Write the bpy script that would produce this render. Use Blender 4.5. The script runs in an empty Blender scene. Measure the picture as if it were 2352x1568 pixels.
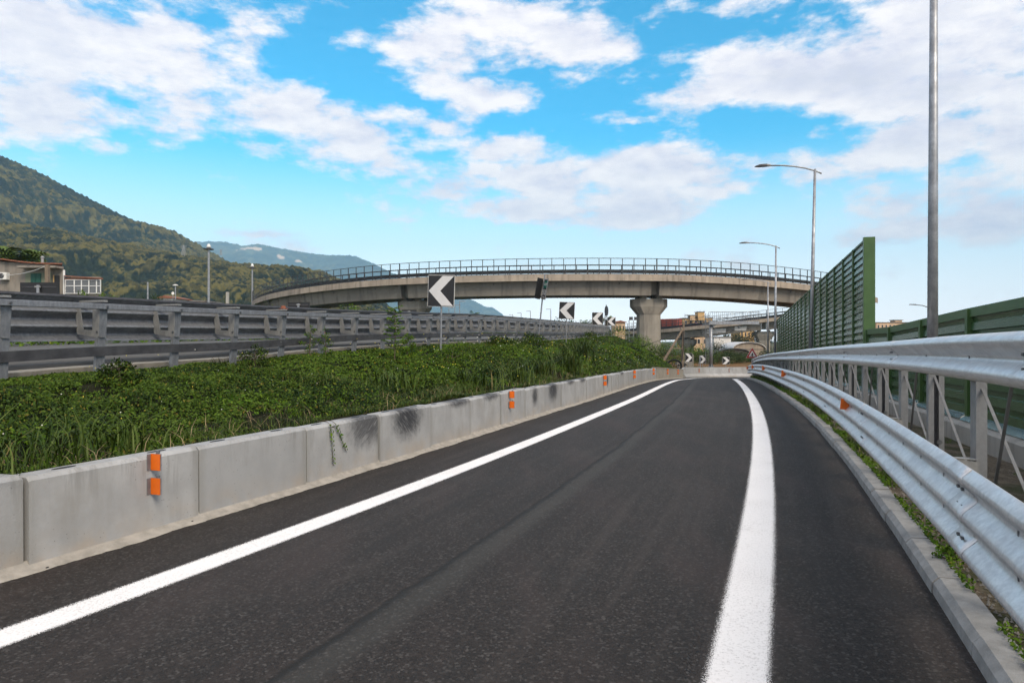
import bpy, bmesh, math, random
import numpy as np
from math import radians as R, sin, cos, pi, atan, atan2, sqrt, exp
from mathutils import Vector, Matrix
random.seed(7); RNG = np.random.default_rng(11)
S = bpy.context.scene
COL = S.collection

# ------------------------------------------------------------------ camera
CZ = 1.66                                  # eye height over the road
F = 1568.0                                 # focal length in units of a 2352 px wide frame
cam = bpy.data.cameras.new('camera'); camo = bpy.data.objects.new('camera', cam)
COL.objects.link(camo); camo.location = (0, 0, CZ); camo.rotation_euler = (R(90), 0, 0)
cam.lens = 24.0; cam.sensor_width = 36.0; cam.clip_start = .05; cam.clip_end = 40000
S.camera = camo
S.render.resolution_x = 1024; S.render.resolution_y = 682
S.view_settings.view_transform = 'Standard'; S.view_settings.look = 'None'
S.view_settings.exposure = 0.4; S.view_settings.gamma = 1.0
S.render.engine = 'CYCLES'
S.cycles.use_denoising = True; S.cycles.denoising_prefilter = 'FAST'
S.cycles.max_bounces = 5; S.cycles.diffuse_bounces = 2; S.cycles.glossy_bounces = 2
S.cycles.transparent_max_bounces = 12; S.cycles.volume_bounces = 0
S.cycles.caustics_reflective = False; S.cycles.caustics_refractive = False

# ------------------------------------------------------------------ sun and sky
SUN_EL, SUN_AZ = R(42), R(148)            # azimuth from +Y, clockwise positive
sd = Vector((sin(SUN_AZ)*cos(SUN_EL), cos(SUN_AZ)*cos(SUN_EL), sin(SUN_EL)))
sl = bpy.data.lights.new('sun', 'SUN'); sl.energy = 2.9; sl.angle = R(24); sl.color = (1.0, .86, .69)
so = bpy.data.objects.new('sun', sl); COL.objects.link(so)
so.rotation_euler = sd.to_track_quat('Z', 'Y').to_euler()

def px_dir(x, y):
    u = (x-1176)/F; v = (784-y)/F
    az = atan(u); return az, v*cos(az)

def build_world():
    w = bpy.data.worlds.new('World'); S.world = w; w.use_nodes = True
    nt = w.node_tree; N = nt.nodes; L = nt.links; N.clear()
    def node(t, **k):
        n = N.new(t)
        for a, b in k.items(): setattr(n, a, b)
        return n
    def put(sock, v):
        if hasattr(v, 'links') or hasattr(v, 'is_linked'): L.new(v, sock)
        else: sock.default_value = v
    def M(op, a, b=0.0, c=None, clamp=False):
        n = node('ShaderNodeMath', operation=op); n.use_clamp = clamp
        put(n.inputs[0], a); put(n.inputs[1], b)
        if c is not None: put(n.inputs[2], c)
        return n.outputs[0]
    def V(op, a, b=None):
        n = node('ShaderNodeVectorMath', operation=op); put(n.inputs[0], a)
        if b is not None: put(n.inputs[1], b)
        return n
    def smooth(v, a, b, lo=0.0, hi=1.0):
        n = node('ShaderNodeMapRange', interpolation_type='SMOOTHSTEP'); put(n.inputs[0], v)
        n.inputs[1].default_value = a; n.inputs[2].default_value = b
        n.inputs[3].default_value = lo; n.inputs[4].default_value = hi
        return n.outputs[0]
    def mix(f, a, b):
        n = node('ShaderNodeMix', data_type='RGBA'); put(n.inputs[0], f); put(n.inputs[6], a); put(n.inputs[7], b)
        return n.outputs[2]
    sky = node('ShaderNodeTexSky', sky_type='NISHITA'); sky.sun_disc = False
    sky.sun_elevation = SUN_EL; sky.sun_rotation = SUN_AZ % (2*pi)
    sky.air_density = 1.0; sky.dust_density = .6; sky.ozone_density = 2.0
    tc = node('ShaderNodeTexCoord'); sep = node('ShaderNodeSeparateXYZ'); L.new(tc.outputs['Generated'], sep.inputs[0])
    x, y, z = sep.outputs
    az = M('ARCTAN2', x, y)
    hor = M('SQRT', M('ADD', M('MULTIPLY', x, x), M('MULTIPLY', y, y)))
    te = M('DIVIDE', z, M('MAXIMUM', hor, .02))
    cmb = node('ShaderNodeCombineXYZ'); L.new(az, cmb.inputs[0]); L.new(te, cmb.inputs[1])
    P = cmb.outputs[0]
    # noise space: stretched sideways, so clouds lie flat
    st = V('MULTIPLY', P, (1.0, 1.9, 1.0)).outputs[0]
    def fbm(vec, scale, detail=8.0, rough=.55, off=(0, 0, 0), col=False):
        n = node('ShaderNodeTexNoise'); n.noise_dimensions = '3D'
        n.inputs['Scale'].default_value = scale; n.inputs['Detail'].default_value = detail
        n.inputs['Roughness'].default_value = rough
        L.new(V('ADD', vec, off).outputs[0], n.inputs['Vector'])
        return n.outputs['Color' if col else 'Fac']
    warp = V('SUBTRACT', fbm(st, 5.0, 5, .6, (3.1, 0, 1.7), True), (.5, .5, .5)).outputs[0]
    PW = V('ADD', P, V('MULTIPLY', warp, (.13, .07, 0)).outputs[0]).outputs[0]
    blobs = [  # centre, radii in frame pixels, weight
        (150,90,400,190,1.0),(330,170,330,150,.9),(60,215,260,90,.75),(330,265,260,75,.7),(470,150,130,130,.6),
        (640,245,210,75,.95),(780,305,190,60,.85),(560,290,140,50,.5),(930,275,190,55,.8),(1090,220,180,75,.85),
        (1080,95,230,110,1.0),(960,110,120,85,.6),(1260,90,230,90,1.0),(1010,185,130,60,.6),(1420,115,110,50,.55),
        (1520,30,120,60,.6),(1700,12,90,36,.55),(590,70,90,75,.55),(780,95,60,60,.5),
        (1620,205,170,60,.8),(1780,170,260,90,1.0),(1990,180,260,85,1.0),(2200,210,240,80,.95),(1560,140,90,36,.4),
        (2080,60,290,110,1.0),(2290,70,240,140,1.0),(2340,270,260,120,1.0),(2160,320,210,90,.95),(2010,355,150,60,.8),
        (1860,390,180,65,.75),(1180,335,220,50,.7),(1000,350,140,36,.45),(880,370,150,45,.6),
        (1120,410,240,70,.85),(1290,410,280,85,1.0),(1500,390,270,70,1.0),(1700,375,220,60,.9),
        (1240,490,260,55,.95),(1440,470,280,60,.95),(1640,430,160,40,.7),(1180,520,170,22,.5),
        (2220,440,230,65,.95),(2120,520,230,40,.8),(2330,480,130,80,.95),(2320,528,90,18,.6),
        (250,348,60,22,.5),(400,338,50,18,.42),(615,345,75,36,.6),(720,345,110,45,.5),(600,528,150,17,.36),(910,507,60,10,.3),
        (10,340,30,16,.4),(1880,290,60,24,.5),(1450,265,90,20,.4),(1350,180,120,40,.4)]
    acc = None
    for (cx, cy, rx, ry, wt) in blobs:
        a, t = px_dir(cx, cy)
        v = V('MULTIPLY', V('SUBTRACT', PW, (a, t, 0)).outputs[0], (F/rx, F/ry, 0)).outputs[0]
        ln = V('LENGTH', v).outputs['Value']
        g = smooth(ln, 0.1, 1.38, wt, 0.0)
        if acc is None: acc = g
        else: acc = M('SMOOTH_MAX', acc, g, .12)
    # unseen clouds added outside the framed part of the sky, to whiten the light
    gen = smooth(fbm(st, 2.6, 4, .5, (9, 2, 0)), .26, .46)
    infr = M('MULTIPLY', smooth(M('ABSOLUTE', az), .72, .95, 1, 0), smooth(te, .55, .75, 1, 0))
    acc = M('ADD', M('MULTIPLY', acc, infr), M('MULTIPLY', gen, M('SUBTRACT', 1.0, infr)))
    d1 = fbm(st, 7.0, 12, .63)
    d2 = fbm(st, 7.0, 12, .63, (-.006, -.028, 0.0))       # the same field a little lower: tells lit tops from bases
    dens = M('ADD', acc, M('MULTIPLY', M('SUBTRACT', d1, .5), 3.3))
    mask = smooth(dens, .20, .80)
    mask = M('MULTIPLY', mask, smooth(te, .02, .12))
    top = M('ADD', M('MULTIPLY', M('SUBTRACT', d1, d2), 4.2), .58, clamp=True)
    soft = fbm(st, 4.0, 5, .5, (5, 1, 3))
    thick = smooth(M('ADD', dens, M('MULTIPLY', M('SUBTRACT', soft, .5), 2.4)), .95, 1.9)
    ccol = mix(thick, (9.2, 8.8, 8.7, 1), (6.3, 6.3, 7.0, 1))
    ccol = mix(M('MULTIPLY', M('SUBTRACT', 1.0, top), .75), ccol, (5.5, 5.6, 6.9, 1))
    tint = node('ShaderNodeMix', data_type='RGBA', blend_type='MULTIPLY'); tint.inputs[0].default_value = 1.0
    L.new(sky.outputs[0], tint.inputs[6]); tint.inputs[7].default_value = (.12, 1.62, 1.85, 1)
    low = smooth(te, .0, .34, 1, 0)
    base = mix(M('MULTIPLY', low, .85), tint.outputs[2], (2.0, 7.0, 8.8, 1))
    base = mix(smooth(te, -.02, .30, .97, 0), base, (14.0, 13.4, 12.8, 1))
    col = mix(mask, base, ccol)
    bg = node('ShaderNodeBackground'); bg.inputs[1].default_value = .1
    L.new(col, bg.inputs[0])
    out = node('ShaderNodeOutputWorld'); L.new(bg.outputs[0], out.inputs[0])
    w.cycles.sampling_method = 'MANUAL'; w.cycles.sample_map_resolution = 512
build_world()

# ------------------------------------------------------------------ curves of the place (metres; Y is straight ahead)
def interp(tab):
    xs = np.array([a for a, b in tab], float); ys = np.array([b for a, b in tab], float)
    n = len(xs); h = np.diff(xs); dl = np.diff(ys)/h; m = np.zeros(n)
    m[0] = dl[0]; m[-1] = dl[-1]
    for i in range(1, n-1):
        m[i] = 0 if dl[i-1]*dl[i] <= 0 else 2*dl[i-1]*dl[i]/(dl[i-1]+dl[i])
    def f(x):
        x = np.asarray(x, float); k = np.clip(np.searchsorted(xs, x)-1, 0, n-2)
        t = (x-xs[k])/h[k]; tc = np.clip(t, 0, 1)
        y = ((2*tc**3-3*tc**2+1)*ys[k]+(tc**3-2*tc**2+tc)*h[k]*m[k]+(-2*tc**3+3*tc**2)*ys[k+1]+(tc**3-tc**2)*h[k]*m[k+1])
        y = y+np.where(t < 0, t*h[k]*m[k], 0)+np.where(t > 1, (t-1)*h[k]*m[k+1], 0)
        return float(y) if y.ndim == 0 else y
    return f
drop = interp([(-6,1.64),(0,1.655),(6,1.685),(14.3,1.745),(24,1.90),(31.4,2.04),(40,2.30),(49,2.70),(56,3.03),(70,3.66),(80,3.95),(100,4.0)])
def road_z(Y): return CZ-drop(Y)
def ground_hit(x, y):                      # where the ray through a photo point meets the road surface
    lo, hi = 1.5, 69.0
    for _ in range(60):
        m = (lo+hi)/2
        if drop(m)/m*F > y-784: lo = m
        else: hi = m
    return (x-1176)/F*lo, lo
def curve_from(trace, deg, extra=()):
    pts = [ground_hit(*p) for p in trace]+list(extra)
    Y = np.array([p[1] for p in pts]); X = np.array([p[0] for p in pts])
    c = np.polyfit(Y, X, deg, w=1/np.sqrt(Y))
    return lambda q: np.polyval(c, q)
_k = curve_from([(2300,1640),(2243,1538),(2174,1423),(2098,1287),(2057,1228),(1987,1130.5),(1943,1069),(1892,1010),(1825,937),(1790,903),(1752,886)], 3, [(15.6,45),(17.2,50)])
_kt = interp([(48,float(_k(48))),(52,17.9),(56,19.4),(60,21.3),(65,24.4),(70,29.0),(74,36)])
def XK(Y):
    Y = np.asarray(Y, float); r = np.where(Y < 48, _k(np.minimum(Y, 48)), _kt(np.maximum(Y, 48)))
    return float(r) if r.ndim == 0 else r
_w = np.polyfit([4.99,5.97,6.27,7.84,9.23,10.67,12.3,13.84,24.1,31.4,40,49,55.7],[-3.61,-3.15,-2.98,-2.44,-1.88,-1.32,-.79,-.26,3.15,5.67,8.3,11.06,13.5],3)
def XW(Y):                                 # road face of the left wall
    r = np.polyval(_w, np.asarray(Y, float)); return float(r) if np.ndim(r) == 0 else r
XL = interp([(-20,-16.68),(0,-10.0),(20,-3.32),(36,2.02),(40,3.19),(64,9.16),(100,18.1)])
ZB = interp([(-20,-1.0),(0,-.72),(9,-.5),(10.7,-.43),(13.7,-.36),(17.9,-.18),(29,.02),(38,.1),(60,.46),(100,.7)])
ZT = interp([(-20,.3),(0,.45),(10.7,.584),(13.7,.622),(17.9,.696),(29,.97),(38,1.04),(63,1.37),(100,1.6)])
def at(x, y, Y): return Vector(((x-1176)/F*Y, Y, CZ+(784-y)/F*Y))
def frame2(fx, Y, e=.05):                  # tangent and right-hand normal of a plan curve X = fx(Y)
    dx = (fx(Y+e)-fx(Y-e))/(2*e); n = sqrt(1+dx*dx)
    return Vector((dx/n, 1/n, 0)), Vector((1/n, -dx/n, 0))

UP = Vector((0, 0, 1))
# ------------------------------------------------------------------ mesh and naming helpers
class MB:
    def __init__(s): s.v = []; s.f = []
    def add(s, vs, fs):
        o = len(s.v); s.v.extend([tuple(p) for p in vs]); s.f.extend([tuple(i+o for i in f) for f in fs]); return s
    def box(s, c, size, rx=None):
        """box centred at c; rx = 3x3 or Euler z angle"""
        hx, hy, hz = size[0]/2, size[1]/2, size[2]/2
        m = Matrix.Rotation(rx, 3, 'Z') if isinstance(rx, (int, float)) else (rx or Matrix.Identity(3))
        c = Vector(c)
        vs = [c+m @ Vector((a*hx, b*hy, d*hz)) for a in (-1, 1) for b in (-1, 1) for d in (-1, 1)]
        return s.add(vs, [(0,1,3,2),(4,6,7,5),(0,4,5,1),(2,3,7,6),(0,2,6,4),(1,5,7,3)])
    def bar(s, a, b, w, h=None, up=Vector((0, 0, 1))):
        a = Vector(a); b = Vector(b); d = b-a; L_ = d.length; y = d.normalized()
        x = y.cross(up)
        if x.length < 1e-4: x = y.cross(Vector((0, 1, 0)))
        x.normalize(); z = x.cross(y)
        return s.box((a+b)/2, (w, L_, h or w), Matrix((x, y, z)).transposed())
    def tube(s, pts, r, n=10, cap=True):
        pts = [Vector(p) for p in pts]; rs = r if isinstance(r, (list, tuple)) else [r]*len(pts)
        rings = []; ref = None
        for i, p in enumerate(pts):
            d = (pts[min(i+1, len(pts)-1)]-pts[max(i-1, 0)]).normalized()
            if ref is None: ref = d.orthogonal().normalized()
            u = (ref-d*ref.dot(d)).normalized(); w = d.cross(u); ref = u
            rings.append([p+(u*cos(2*pi*k/n)+w*sin(2*pi*k/n))*rs[i] for k in range(n)])
        vs = [q for r_ in rings for q in r_]; fs = []
        for i in range(len(pts)-1):
            for k in range(n):
                a = i*n+k; b = i*n+(k+1) % n; fs.append((a, b, b+n, a+n))
        if cap: fs.append(tuple(range(n-1, -1, -1))); fs.append(tuple(range((len(pts)-1)*n, len(pts)*n)))
        return s.add(vs, fs)
    def prism(s, poly, o, ux, uy, uz, t):
        """polygon (a,b) in plane ux,uy at o, extruded t along uz (centred)"""
        o = Vector(o); n = len(poly)
        vs = [o+ux*a+uy*b-uz*(t/2) for a, b in poly]+[o+ux*a+uy*b+uz*(t/2) for a, b in poly]
        return s.add(vs, [tuple(range(n-1, -1, -1)), tuple(range(n, 2*n))]+[(i, (i+1) % n, n+(i+1) % n, n+i) for i in range(n)])
    def sweep(s, prof, stations, closed=True, caps=True):
        """stations: (origin, lateral, up)"""
        n = len(prof); vs = []
        for o, l, u in stations: vs += [o+l*a+u*b for a, b in prof]
        fs = []; m = n if closed else n-1
        for i in range(len(stations)-1):
            for k in range(m):
                a = i*n+k; b = i*n+(k+1) % n; fs.append((a, a+n, b+n, b))
        if closed and caps: fs.append(tuple(range(n))); fs.append(tuple(range(len(vs)-1, len(vs)-n-1, -1)))
        return s.add(vs, fs)
    def lathe(s, prof, c, n=16):
        c = Vector(c); vs = []; fs = []
        for r, z in prof: vs += [c+Vector((r*cos(2*pi*k/n), r*sin(2*pi*k/n), z)) for k in range(n)]
        for i in range(len(prof)-1):
            for k in range(n):
                a = i*n+k; b = i*n+(k+1) % n; fs.append((a, b, b+n, a+n))
        return s.add(vs, fs)
    def build(s, name, mat, parent=None, smooth=False, rel=True):
        me = bpy.data.meshes.new(name)
        off = Vector(parent['_w']) if (parent is not None and rel) else Vector((0, 0, 0))
        me.from_pydata([tuple(Vector(p)-off) for p in s.v], [], s.f)
        return link(name, me, mat, parent, smooth, off)
def link(name, me, mat, parent=None, smooth=False, off=Vector((0, 0, 0))):
    if mat is not None: me.materials.append(mat)
    if smooth: me.polygons.foreach_set('use_smooth', [True]*len(me.polygons))
    bm = bmesh.new(); bm.from_mesh(me)
    if len(bm.faces) < 40000: bmesh.ops.recalc_face_normals(bm, faces=bm.faces); bm.to_mesh(me)
    bm.free(); me.update()
    o = bpy.data.objects.new(name, me); COL.objects.link(o)
    if parent is not None: o.parent = parent
    o['_w'] = tuple(off); return o
def np_mesh(name, verts, faces, mat, parent=None, smooth=False, attrs=None):
    """verts (n,3); faces (m,k) all the same size"""
    me = bpy.data.meshes.new(name); n = len(verts); m, k = faces.shape
    me.vertices.add(n); me.vertices.foreach_set('co', np.asarray(verts, np.float32).ravel())
    me.loops.add(m*k); me.loops.foreach_set('vertex_index', faces.astype(np.int32).ravel())
    me.polygons.add(m); me.polygons.foreach_set('loop_start', np.arange(0, m*k, k, dtype=np.int32))
    me.polygons.foreach_set('loop_total', np.full(m, k, np.int32))
    if smooth: me.polygons.foreach_set('use_smooth', np.ones(m, bool))
    me.update(calc_edges=True)
    for a, vals in (attrs or {}).items():
        t = me.attributes.new(a, 'FLOAT', 'POINT'); t.data.foreach_set('value', np.asarray(vals, np.float32))
    me.materials.append(mat)
    o = bpy.data.objects.new(name, me); COL.objects.link(o)
    if parent is not None: o.parent = parent
    o['_w'] = (0, 0, 0); return o
def tag(o, label=None, cat=None, group=None, kind=None):
    for k, v in (('label', label), ('category', cat), ('group', group), ('kind', kind)):
        if v: o[k] = v
    return o
def thing(name, loc, label, cat, group=None, rz=0):
    o = bpy.data.objects.new(name, None); COL.objects.link(o); o.location = loc; o.rotation_euler = (0, 0, rz)
    o.empty_display_size = .3; o['_w'] = tuple(loc)
    return tag(o, label, cat, group)
def dup(root, loc, rz, label, group=None):
    r = root.copy(); COL.objects.link(r); r.location = loc; r.rotation_euler = (0, 0, rz); r['_w'] = tuple(loc)
    r['label'] = label
    if group: r['group'] = group
    for ch in list(root.children):
        c = ch.copy(); COL.objects.link(c); c.parent = r
        for g in list(ch.children):
            d = g.copy(); COL.objects.link(d); d.parent = c
    return r
ONES = 'zeroth first second third fourth fifth sixth seventh eighth ninth tenth eleventh twelfth thirteenth fourteenth fifteenth sixteenth seventeenth eighteenth nineteenth twentieth'.split()
def nth(i):
    if i <= 20: return ONES[i]
    t = {2: 'twenty', 3: 'thirty', 4: 'forty'}[i//10]
    return t+'-'+ONES[i % 10] if i % 10 else {2: 'twentieth', 3: 'thirtieth', 4: 'fortieth'}[i//10]

# ------------------------------------------------------------------ materials
class Mat:
    def __init__(s, name):
        s.m = bpy.data.materials.new(name); s.m.use_nodes = True
        s.t = s.m.node_tree; s.N = s.t.nodes; s.L = s.t.links
        s.b = s.N['Principled BSDF']; s.out = s.N['Material Output']
        s.co = s.N.new('ShaderNodeTexCoord').outputs['Object']
    def n(s, t, **k):
        q = s.N.new(t)
        for a, b in k.items(): setattr(q, a, b)
        return q
    def put(s, sock, v):
        if hasattr(v, 'is_linked'): s.L.new(v, sock)
        else: sock.default_value = v
    def math(s, op, a, b=0.0, clamp=False):
        q = s.n('ShaderNodeMath', operation=op); q.use_clamp = clamp; s.put(q.inputs[0], a); s.put(q.inputs[1], b); return q.outputs[0]
    def scale(s, v, k):
        q = s.n('ShaderNodeVectorMath', operation='MULTIPLY'); s.put(q.inputs[0], v); q.inputs[1].default_value = k if isinstance(k, tuple) else (k, k, k); return q.outputs[0]
    def shift(s, v, w):
        q = s.n('ShaderNodeVectorMath', operation='ADD'); s.put(q.inputs[0], v); s.put(q.inputs[1], w); return q.outputs[0]
    def noise(s, scale, detail=4, rough=.55, vec=None, out='Fac'):
        q = s.n('ShaderNodeTexNoise'); q.inputs['Scale'].default_value = scale; q.inputs['Detail'].default_value = detail
        q.inputs['Roughness'].default_value = rough; s.L.new(vec if vec is not None else s.co, q.inputs['Vector']); return q.outputs[out]
    def vor(s, scale, vec=None, out='Distance', feature='F1'):
        q = s.n('ShaderNodeTexVoronoi', feature=feature); q.inputs['Scale'].default_value = scale
        s.L.new(vec if vec is not None else s.co, q.inputs['Vector']); return q.outputs[out]
    def ramp(s, v, a, b, lo=0.0, hi=1.0):
        q = s.n('ShaderNodeMapRange', interpolation_type='SMOOTHSTEP'); s.put(q.inputs[0], v)
        for i, k in enumerate((a, b, lo, hi)): q.inputs[i+1].default_value = k
        return q.outputs[0]
    def mix(s, f, a, b, mode='MIX'):
        q = s.n('ShaderNodeMix', data_type='RGBA', blend_type=mode); s.put(q.inputs[0], f)
        for i, v in ((6, a), (7, b)):
            s.put(q.inputs[i], v if hasattr(v, 'is_linked') else (v[0], v[1], v[2], 1))
        return q.outputs[2]
    def xyz(s, v=None):
        q = s.n('ShaderNodeSeparateXYZ'); s.L.new(v if v is not None else s.co, q.inputs[0]); return q.outputs
    def attr(s, name):
        q = s.n('ShaderNodeAttribute'); q.attribute_name = name; return q.outputs['Fac']
    def island(s): return s.n('ShaderNodeNewGeometry').outputs['Random Per Island']
    def objrand(s): return s.n('ShaderNodeObjectInfo').outputs['Random']
    def bump(s, h, strength=.3, dist=.01):
        q = s.n('ShaderNodeBump'); q.inputs['Strength'].default_value = strength; q.inputs['Distance'].default_value = dist
        s.L.new(h, q.inputs['Height']); s.L.new(q.outputs[0], s.b.inputs['Normal']); return s
    def set(s, col=None, rough=None, metal=None, spec=None):
        if col is not None: s.put(s.b.inputs['Base Color'], col if hasattr(col, 'is_linked') else (*col, 1))
        if rough is not None: s.put(s.b.inputs['Roughness'], rough)
        if metal is not None: s.put(s.b.inputs['Metallic'], metal)
        if spec is not None: s.b.inputs['Specular IOR Level'].default_value = spec
        return s
def simple(name, c1, c2=None, scale=8, rough=.7, metal=0.0, bump=0, spec=.5, bscale=None):
    m = Mat(name); c2 = c2 or tuple(v*.75 for v in c1)
    m.set(m.mix(m.ramp(m.noise(scale, 6, .6), .3, .7), c1, c2), rough, metal, spec)
    if bump: m.bump(m.noise(bscale or scale*5, 4), bump, .01)
    return m.m
M = {}
def materials():
    # asphalt: fine stone speckle, faint reddish wheel tracks, one paving seam along the lane
    m = Mat('asphalt'); lat = m.attr('lat')
    grit = m.math('ADD', m.math('MULTIPLY', m.noise(110, 3, .75), .5), m.math('MULTIPLY', m.noise(42, 3, .8), .5)); stone = m.vor(70, out='Color'); sx = m.xyz(stone)[0]
    base = m.mix(m.ramp(grit, .38, .62), (.0030, .0024, .0020), (.0265, .0206, .0175))
    base = m.mix(m.ramp(sx, .80, .98, 0, .6), base, (.085, .079, .075))
    base = m.mix(m.ramp(m.noise(.9, 4, .55, m.scale(m.co, (1.6, .35, 1))), .45, .75, 0, .5), base, (.042, .030, .0275))
    base = m.mix(m.ramp(m.noise(2.3, 4, .6, m.scale(m.co, (1.0, .5, 1))), .45, .8, 0, .5), base, (.018, .0168, .0160))
    cmb = m.n('ShaderNodeCombineXYZ'); m.L.new(m.math('MULTIPLY', lat, 5.0), cmb.inputs[0]); m.L.new(m.math('MULTIPLY', m.xyz()[1], .22), cmb.inputs[1])
    trk = m.noise(1.0, 5, .6, cmb.outputs[0]); base = m.mix(m.ramp(trk, .50, .70, 0, .42), base, (.042, .0350, .0317)); base = m.mix(m.ramp(trk, .32, .48, .40, 0), base, (.010, .009, .0083))
    pat = m.math('MULTIPLY', m.ramp(m.noise(.55, 5, .65), .52, .68), m.ramp(m.noise(30, 4, .7), .45, .7)); base = m.mix(m.math('MULTIPLY', pat, .5), base, (.078, .070, .065))
    wob = m.math('ADD', lat, m.math('MULTIPLY', m.math('SUBTRACT', m.noise(.5, 3), .5), .16))
    wob = m.math('ADD', wob, m.math('MULTIPLY', m.math('SUBTRACT', m.noise(9, 3), .5), .07))
    seam = m.math('ABSOLUTE', m.math("SUBTRACT", wob, 3.50))
    base = m.mix(m.ramp(seam, .008, .055, .95, 0), base, (.0045, .0043, .0042))
    base = m.mix(m.ramp(m.math('ABSOLUTE', m.math("SUBTRACT", wob, 3.36)), .02, .20, .35, 0), base, (.050, .051, .047))
    m.set(base, .82, 0, .35); m.bump(m.math('ADD', grit, m.math('MULTIPLY', m.ramp(seam, 0, .06, -1.2, 0), 1.0)), .7, .006); M['asphalt'] = m.m
    # line paint: solid inside, thinning to overspray specks at its rim (attribute e: 0 rim .. 1 inside)
    m = Mat('line_paint'); e = m.attr('e')
    c = m.mix(m.ramp(m.math('ADD', m.noise(70, 5, .75), m.math('MULTIPLY', m.noise(1.5, 4), .25)), .62, .86), (.75, .74, .735), (.36, .35, .34)); m.set(c, .7, 0, .3)
    tr = m.n('ShaderNodeBsdfTransparent'); mx = m.n('ShaderNodeMixShader')
    grit = m.noise(130, 3, .75)
    a = m.math('ADD', m.ramp(e, .0, .55, -.22, 0.55), m.math('MULTIPLY', m.math('SUBTRACT', grit, .5), 1.9))
    cov = m.math('MAXIMUM', m.ramp(a, .24, .46), m.ramp(m.math('ADD', e, m.math('MULTIPLY', m.math('SUBTRACT', grit, .5), 1.0)), .42, .62))
    m.L.new(cov, mx.inputs[0]); m.L.new(tr.outputs[0], mx.inputs[1]); m.L.new(m.b.outputs[0], mx.inputs[2]); m.L.new(mx.outputs[0], m.out.inputs[0])
    m.bump(grit, .4, .004); M['line'] = m.m
    # precast concrete, with three sorts of tyre scuffs
    def precast(name, scuff=None):
        m = Mat(name); rnd = m.objrand(); cmb = m.n('ShaderNodeCombineXYZ'); m.L.new(m.math('MULTIPLY', rnd, 37.0), cmb.inputs[0]); m.L.new(m.math('MULTIPLY', rnd, 91.0), cmb.inputs[1])
        v = m.shift(m.co, cmb.outputs[0]); x, y, z = m.xyz()
        c = m.mix(m.ramp(m.noise(2.2, 5, .6, v), .3, .7), (.372, .378, .382), (.297, .302, .306))
        c = m.mix(m.ramp(m.noise(5, 6, .65, m.scale(v, (1, 1, .3))), .5, .8, 0, .45), c, (.21, .207, .20))
        c = m.mix(m.math('MULTIPLY', m.ramp(rnd, 0, 1, 0, .5), 1.0), c, (.25, .258, .266))
        dr = m.math('MULTIPLY', m.ramp(m.noise(7, 5, .7, m.scale(v, (1, 1, .10))), .50, .66), m.ramp(m.math('ADD', z, m.math('MULTIPLY', m.noise(5, 3, .5, m.scale(v, (1,1,.1))), .5)), .55, .95)); c = m.mix(m.math('MULTIPLY', dr, .55), c, (.16, .16, .155))
        c = m.mix(m.math('MULTIPLY', m.ramp(m.noise(1.1, 5, .7, m.scale(v, (1, 1, .6))), .52, .70), .4), c, (.235, .225, .205))
        pores = m.math('MULTIPLY', m.ramp(m.vor(24, v), .08, .13, 1, 0), m.ramp(m.noise(2.4, 2, .5, v), .42, .58))
        c = m.mix(m.math('MULTIPLY', pores, .8), c, (.10, .10, .10))
        low = m.math('MULTIPLY', m.ramp(z, .0, .34, 1, 0), m.ramp(m.noise(4, 5, .6, v), .3, .75))
        c = m.mix(m.math('MULTIPLY', low, .6), c, (.36, .29, .215))
        c = m.mix(m.math('MULTIPLY', m.ramp(m.math('ADD', m.math('ABSOLUTE', y), m.math('MULTIPLY', m.noise(14, 4), .05)), .70, .80), .6), c, (.24, .24, .23))
        if scuff:
            streak = m.noise(10, 6, .65, m.scale(m.shift(m.co, (0, 0, 0)), (1, 1, 1)))
            rot = m.n('ShaderNodeMapping'); rot.inputs['Rotation'].default_value = (R(scuff[4]), 0, 0); m.L.new(m.co, rot.inputs[0])
            st = m.noise(9, 5, .7, m.scale(rot.outputs[0], (1, .45, 4.5)))
            cy, cz, ry, rz = scuff[:4]
            dy = m.math('DIVIDE', m.math('SUBTRACT', y, cy), ry); dz = m.math('DIVIDE', m.math('SUBTRACT', z, cz), rz)
            rr = m.math('SQRT', m.math('ADD', m.math('MULTIPLY', dy, dy), m.math('MULTIPLY', dz, dz)))
            rr = m.math('ADD', rr, m.math('MULTIPLY', m.math('SUBTRACT', streak, .5), .7))
            k = m.math('MULTIPLY', m.ramp(rr, .25, 1.0, 1, 0), m.ramp(st, .27, .52, .25, 1))
            c = m.mix(m.math('MULTIPLY', k, min(1.0, scuff[5]*1.15)), c, (.035, .037, .042))
        m.set(c, .8, 0, .35); m.bump(m.math('SUBTRACT', m.noise(45, 5, .6, v), pores), .25, .008); return m.m
    M['precast'] = precast('precast_concrete')
    M['scuff_a'] = precast('scuffed_concrete_corner', (.52, .60, .62, .42, -35, .75))
    M['scuff_b'] = precast('scuffed_concrete_broad', (.0, .56, .62, .40, 40, .88))
    M['scuff_c'] = precast('scuffed_concrete_patch', (-.05, .50, .30, .32, 60, .8))
    M['scuff_d'] = precast('scuffed_concrete_top', (.3, .70, .6, .16, 30, .8))
    m = Mat('kerb_concrete'); c = m.mix(m.ramp(m.noise(6, 6, .65), .3, .7), (.30, .30, .295), (.19, .19, .185))
    c = m.mix(m.ramp(m.noise(120, 3, .7), .55, .8, 0, .6), c, (.42, .42, .41)); m.set(c, .85, 0, .3); m.bump(m.noise(70, 5, .7), .5, .008); M['kerb'] = m.m
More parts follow.
